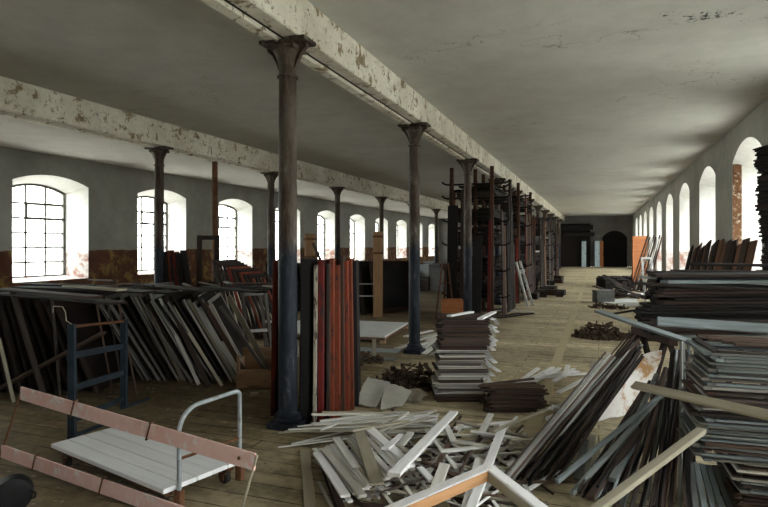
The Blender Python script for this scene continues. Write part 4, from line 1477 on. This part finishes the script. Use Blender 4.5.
# ------------------------------------------------------------------ storage racks along the columns
def rack(y0, y1, x, ztop, label, short, seed, prong=True, fill=.9):
    rg = random.Random(seed)
    root = empty('storage_rack', (x, (y0 + y1) / 2, 0), label, 'rack')
    inv = Vector(root.location)
    lv = [.45, 1.05, 1.65, 2.2, 2.75]
    n = 3
    for k in range(n):
        y = y0 + (y1 - y0) * k / (n - 1)
        for dx in (0,):
            b = MB(); b.bar(Vector((x + dx, y, 0)) - inv, Vector((x + dx, y, ztop)) - inv, .08, .08, up=Vector((1, 0, 0))); b.build('upright', M['rust_dark'], root)
        for z in lv + ([3.08] if prong else []):
            if z > ztop: continue
            b = MB(); e = (.80 if k == 0 else .62) if prong else .5
            pts = [Vector((x - e, y, z + .07)) - inv, Vector((x - e + .06, y, z + .02)) - inv, Vector((x - e + .14, y, z)) - inv, Vector((x, y, z)) - inv, Vector((x + e - .14, y, z)) - inv, Vector((x + e - .06, y, z + .02)) - inv, Vector((x + e, y, z + .07)) - inv]
            b.tube(pts, .022, 8); b.build('arm', M['black_iron'], root, smooth=60)
    for dx in (-.46, .46):
        for y in (y0 - .42, y1 + .37):
            b = MB(); b.bar(Vector((x + dx, y, 0)) - inv, Vector((x + dx, y, ztop)) - inv, .08, .08, up=Vector((1, 0, 0))); b.build('upright', M['rust_dark'], root)
    for z in lv:
        if z > ztop - .5: continue
        m = rg.randint(6, 10)
        zz = z + .023
        for j in range(m):
            T = rg.uniform(.03, .05)
            for sd in (-1, 1):
                if rg.random() > fill: continue
                W = rg.uniform(.32, .45)
                mt = rg.choice(['lath_black', 'lath_dark', 'lath_black', 'frame_dark'] + (['lath'] if rg.random() < .3 and j == m - 1 else []))
                cx = x + sd * (.05 + W / 2 + rg.uniform(0, .02))
                yy0, yy1 = y0 - rg.uniform(.0, .35), y1 + rg.uniform(0, .3)
                lath((cx, yy0, zz + T / 2), (cx, yy1, zz + T / 2), min(W, .52), T, mt, 'rack_board', ('pale' if mt == 'lath' else 'dark') + ' board stored flat on the ' + short, 'board', 'boards stored on the ' + short)
            zz += T + .001
    # boards standing on end along both faces of the rack
    m = 11 if fill > .5 else 0
    for j in range(m):
        y = y0 + .05 + (y1 - y0 - .1) * j / (m - 1)
        for sd in (-1, 1):
            if rg.random() < .15: continue
            mt = rg.choice(['lath_black', 'lath_black', 'lath_dark', 'lath_black', 'lath_black', 'frame_dark', 'brown_wood' if rg.random() < .5 else 'red_wood'])
            lath((x + sd * .64, y, .01), (x + sd * .60, y + rg.uniform(-.09, .09), min(ztop, rg.uniform(1.3, 3.3))), rg.uniform(.06, .19), .03, mt, 'upright_board',
                 {'lath_black': 'black', 'red_wood': 'red-brown', 'lath_dark': 'dark', 'frame_dark': 'near-black', 'brown_wood': 'brown'}[mt] + ' board standing on end at the ' + short, 'board', 'boards standing at the ' + short, up=Vector((1, 0, 0)))
    # boards standing across the near end
    for j in range(4 if fill > .5 else 0):
        xx = x - .42 + .28 * j
        mt = ['lath_black', 'lath_dark', 'lath_black', 'red_wood'][j]
        lath((xx, y0 - .62, .01), (xx + .02, y0 - .54, min(ztop, 2.9 - .35 * ((j * 7 + seed) % 4))), [.24, .2, .22, .07][j], .03, mt, 'upright_board', {'lath_black': 'black', 'lath_dark': 'dark', 'red_wood': 'red-brown'}[mt] + ' board standing across the near end of the ' + short, 'board', 'boards across the near end of the ' + short, up=Vector((0, -1, 0)))
    return root


M['rust_dark'] = patchy('dark_rusty_iron', (.035, .016, .010), (.085, .038, .02), (.02, .014, .012), 8, .4, .8)
rack(13.3, 15.3, XA - .05, 3.42, 'tall dark rack just behind the third column', 'rack behind the third column', 61)
rack(17.0, 19.3, XA + .05, 3.42, 'tall rack behind the leaning ladder', 'rack behind the ladder', 62)
rack(20.8, 23.0, XA + .1, 2.6, 'lower rack further along the column row beyond the tall ones', 'first lower rack', 63, False)
rack(24.6, 26.8, XA + .1, 2.9, 'rack further on between the distant columns', 'rack between distant columns', 64, True, .7)
rack(28.5, 30.6, XA + .1, 2.6, 'farthest rack by the column row', 'farthest rack', 65, True, .7)

# ladder leaning on the rack
root = empty('wooden_ladder', (0, 0, 0), 'pale two-railed ladder leaning against the rack by the aisle', 'ladder')
f1, f2 = G(528, 307), G(533, 306)
t1, t2 = C(516, 262, 15.6), C(520, 261, 15.7)
for a, b_ in ((f1, t1), (f2, t2)):
    b = MB(); b.bar(a, b_, .045, .06); b.build('rail', M['lath'], root)
for k in range(1, 6):
    t = k / 6
    b = MB(); b.bar(f1.lerp(t1, t), f2.lerp(t2, t), .03, .03); b.build('rung', M['lath_dark'], root)
# orange-brown crate before the rack
root = empty('wooden_crate', D(452, 12.1), 'orange-brown wooden crate on the floor at the foot of rack', 'crate', None, YAW)
for c, sz, rz in (((0, -.18, .26), (.42, .03, .50), 0), ((0, .18, .26), (.42, .03, .50), 0), ((-.2, 0, .26), (.34, .03, .50), PI / 2), ((.2, 0, .26), (.34, .03, .50), PI / 2), ((0, 0, .03), (.38, .34, .03), 0)):
    b = MB(); b.box(c, sz, Matrix.Rotation(rz, 3, 'Z') if rz else None, .004); b.build('side_board' if sz[2] > .1 else 'bottom_board', M['orange_wood'], root)
# easel-like stand by the third column
root = empty('easel_stand', (0, 0, 0), 'thin rust-brown easel-like stand beside the orange-brown crate', 'stand')
q = D(441, 12.9)
for a, b_ in ((q - RT * .12, q + RT * .03 + UP * 1.25), (q + RT * .3, q + RT * .16 + UP * 1.25), (q + RT * .1 + FW * .4, q + RT * .1 + UP * 1.2)):
    b = MB(); b.bar(a, b_, .04, .03); b.build('leg', M['rust'], root)
b = MB(); b.bar(q - RT * .04 + UP * .8, q + RT * .22 + UP * .8, .05, .02); b.build('cross_bar', M['rust'], root)
# clutter at rack feet
rg = random.Random(77)
for i in range(14):
    p = G(rg.uniform(455, 530), rg.uniform(309, 318))
    th = rg.uniform(-.4, 1.2)
    v = Vector((math.cos(th), math.sin(th), 0)) * rg.uniform(.25, .5)
    mt = rg.choice(['lath', 'lath_dark', 'lath_brown'])
    lath(p - v + UP * .02, p + v + UP * (.02 + .02 * (i % 3)), .09, .02, mt, 'wooden_batten', {'lath': 'pale', 'lath_dark': 'dark', 'lath_brown': 'brown'}[mt] + ' lath dropped on the floor at the rack foot', 'lath', 'laths dropped at the rack foot')
for i in range(26):
    p = G(rg.uniform(528, 560), rg.uniform(278, 300))
    o = MB().box((0, 0, .09), (rg.uniform(.2, .5), rg.uniform(.2, .4), .18), None, .01).build('dark_lump', M['lath_black' if i % 3 else 'lath_dark']); o.location = (p.x, p.y, 0); o.rotation_euler = (0, 0, rg.uniform(0, 3))
    o.name = 'scrap_box'
    tag(o, 'low dark box dropped along the far column row', 'box', 'dark boxes along the far columns')
# low pale clutter in the far window bay
for i in range(22):
    d = rg.uniform(19, 30)
    u = rg.uniform(405, 445)
    p = C(u, 300, d); p.z = 0
    hh = rg.uniform(.3, .95)
    o = MB().box((0, 0, hh / 2), (rg.uniform(.4, .9), rg.uniform(.3, .6), hh), None, .02).build('stored_box', M[['grey_box', 'lath_black', 'lath_dark', 'lath_black'][i % 4]]); o.location = p; o.rotation_euler = (0, 0, rg.uniform(0, 3))
    tag(o, ('grey' if i % 4 == 0 else 'dark') + ' box stored in the far bay below distant windows', 'box', 'boxes in the far window bay')

# ------------------------------------------------------------------ far wall: partition, doorway, door leaves
b = MB(); b.box((-1.9, YF - .6, 1.65), (2.6, .12, 3.3)); 
for k in range(7):
    b.box((-3.1 + k * .4, YF - .68, 1.65), (.05, .04, 3.3))
tag(b.build('timber_partition', M['lath_black']), 'black timber partition closing the end of the aisle', 'partition')
b = MB(); b.box((-1.6, YF - 1.0, 3.0), (2.4, .5, .35)); b.box((-1.4, YF - 1.0, 2.45), (2.2, .5, .3))
tag(b.build('overhead_shelf', M['lath_black']), 'black overhead shelf across the far aisle end', 'shelf')
o_ = arch(.25, 2.0, 0, 2.2, 2.75)
b = MB(); n = len(o_)
b.add([(p[0], YF - .02, p[1]) for p in o_] + [(p[0], YF - .06, p[1]) for p in o_], [tuple(range(n)), tuple(range(2 * n - 1, n - 1, -1))] + [(k, (k + 1) % n, n + (k + 1) % n, n + k) for k in range(n)])
struct(b.build('door_1', M['lath_black']))
for x, w, mt, lab in ((-1.05, .32, 'door_pale', 'narrow pale blue door leaf at the far aisle end'), (-.1, .34, 'door_pale', 'pale blue door leaf next to the orange one far away'), (.22, .2, 'orange_wood', 'narrow orange door edge beside the far dark doorway')):
    root = empty('door_leaf', (x, YF - 1.0, 0), lab, 'door')
    b = MB(); b.box((0, 0, .98), (w, .05, 1.95), None, .004); b.build('panel', M[mt], root)
    b = MB(); b.box((w * .35, -.04, 1.0), (.03, .04, .12)); b.build('handle', M['black_iron'], root)

# ------------------------------------------------------------------ daylight
w = bpy.data.worlds.new('overcast_sky')
scene.world = w
w.use_nodes = True
nt = w.node_tree
bg = nt.nodes['Background']
tc = N(nt, 'ShaderNodeTexCoord')
sx = N(nt, 'ShaderNodeSeparateXYZ')
nt.links.new(tc.outputs['Generated'], sx.inputs[0])
rp = ramp(nt, [(0.0, (.30, .295, .27)), (.47, (.36, .355, .33)), (.51, (.95, .97, .98)), (1.0, (.85, .9, 1.0))])
mr = N(nt, 'ShaderNodeMapRange')
mr.inputs['From Min'].default_value = -1
nt.links.new(sx.outputs[2], mr.inputs['Value'])
nt.links.new(mr.outputs[0], rp.inputs[0])
nt.links.new(rp.outputs[0], bg.inputs['Color'])
bg.inputs['Strength'].default_value = 22.0

scene.view_settings.view_transform = 'Standard'
scene.view_settings.look = 'None'
scene.view_settings.gamma = 1
scene.view_settings.exposure = 0.12
scene.view_settings.use_curve_mapping = False
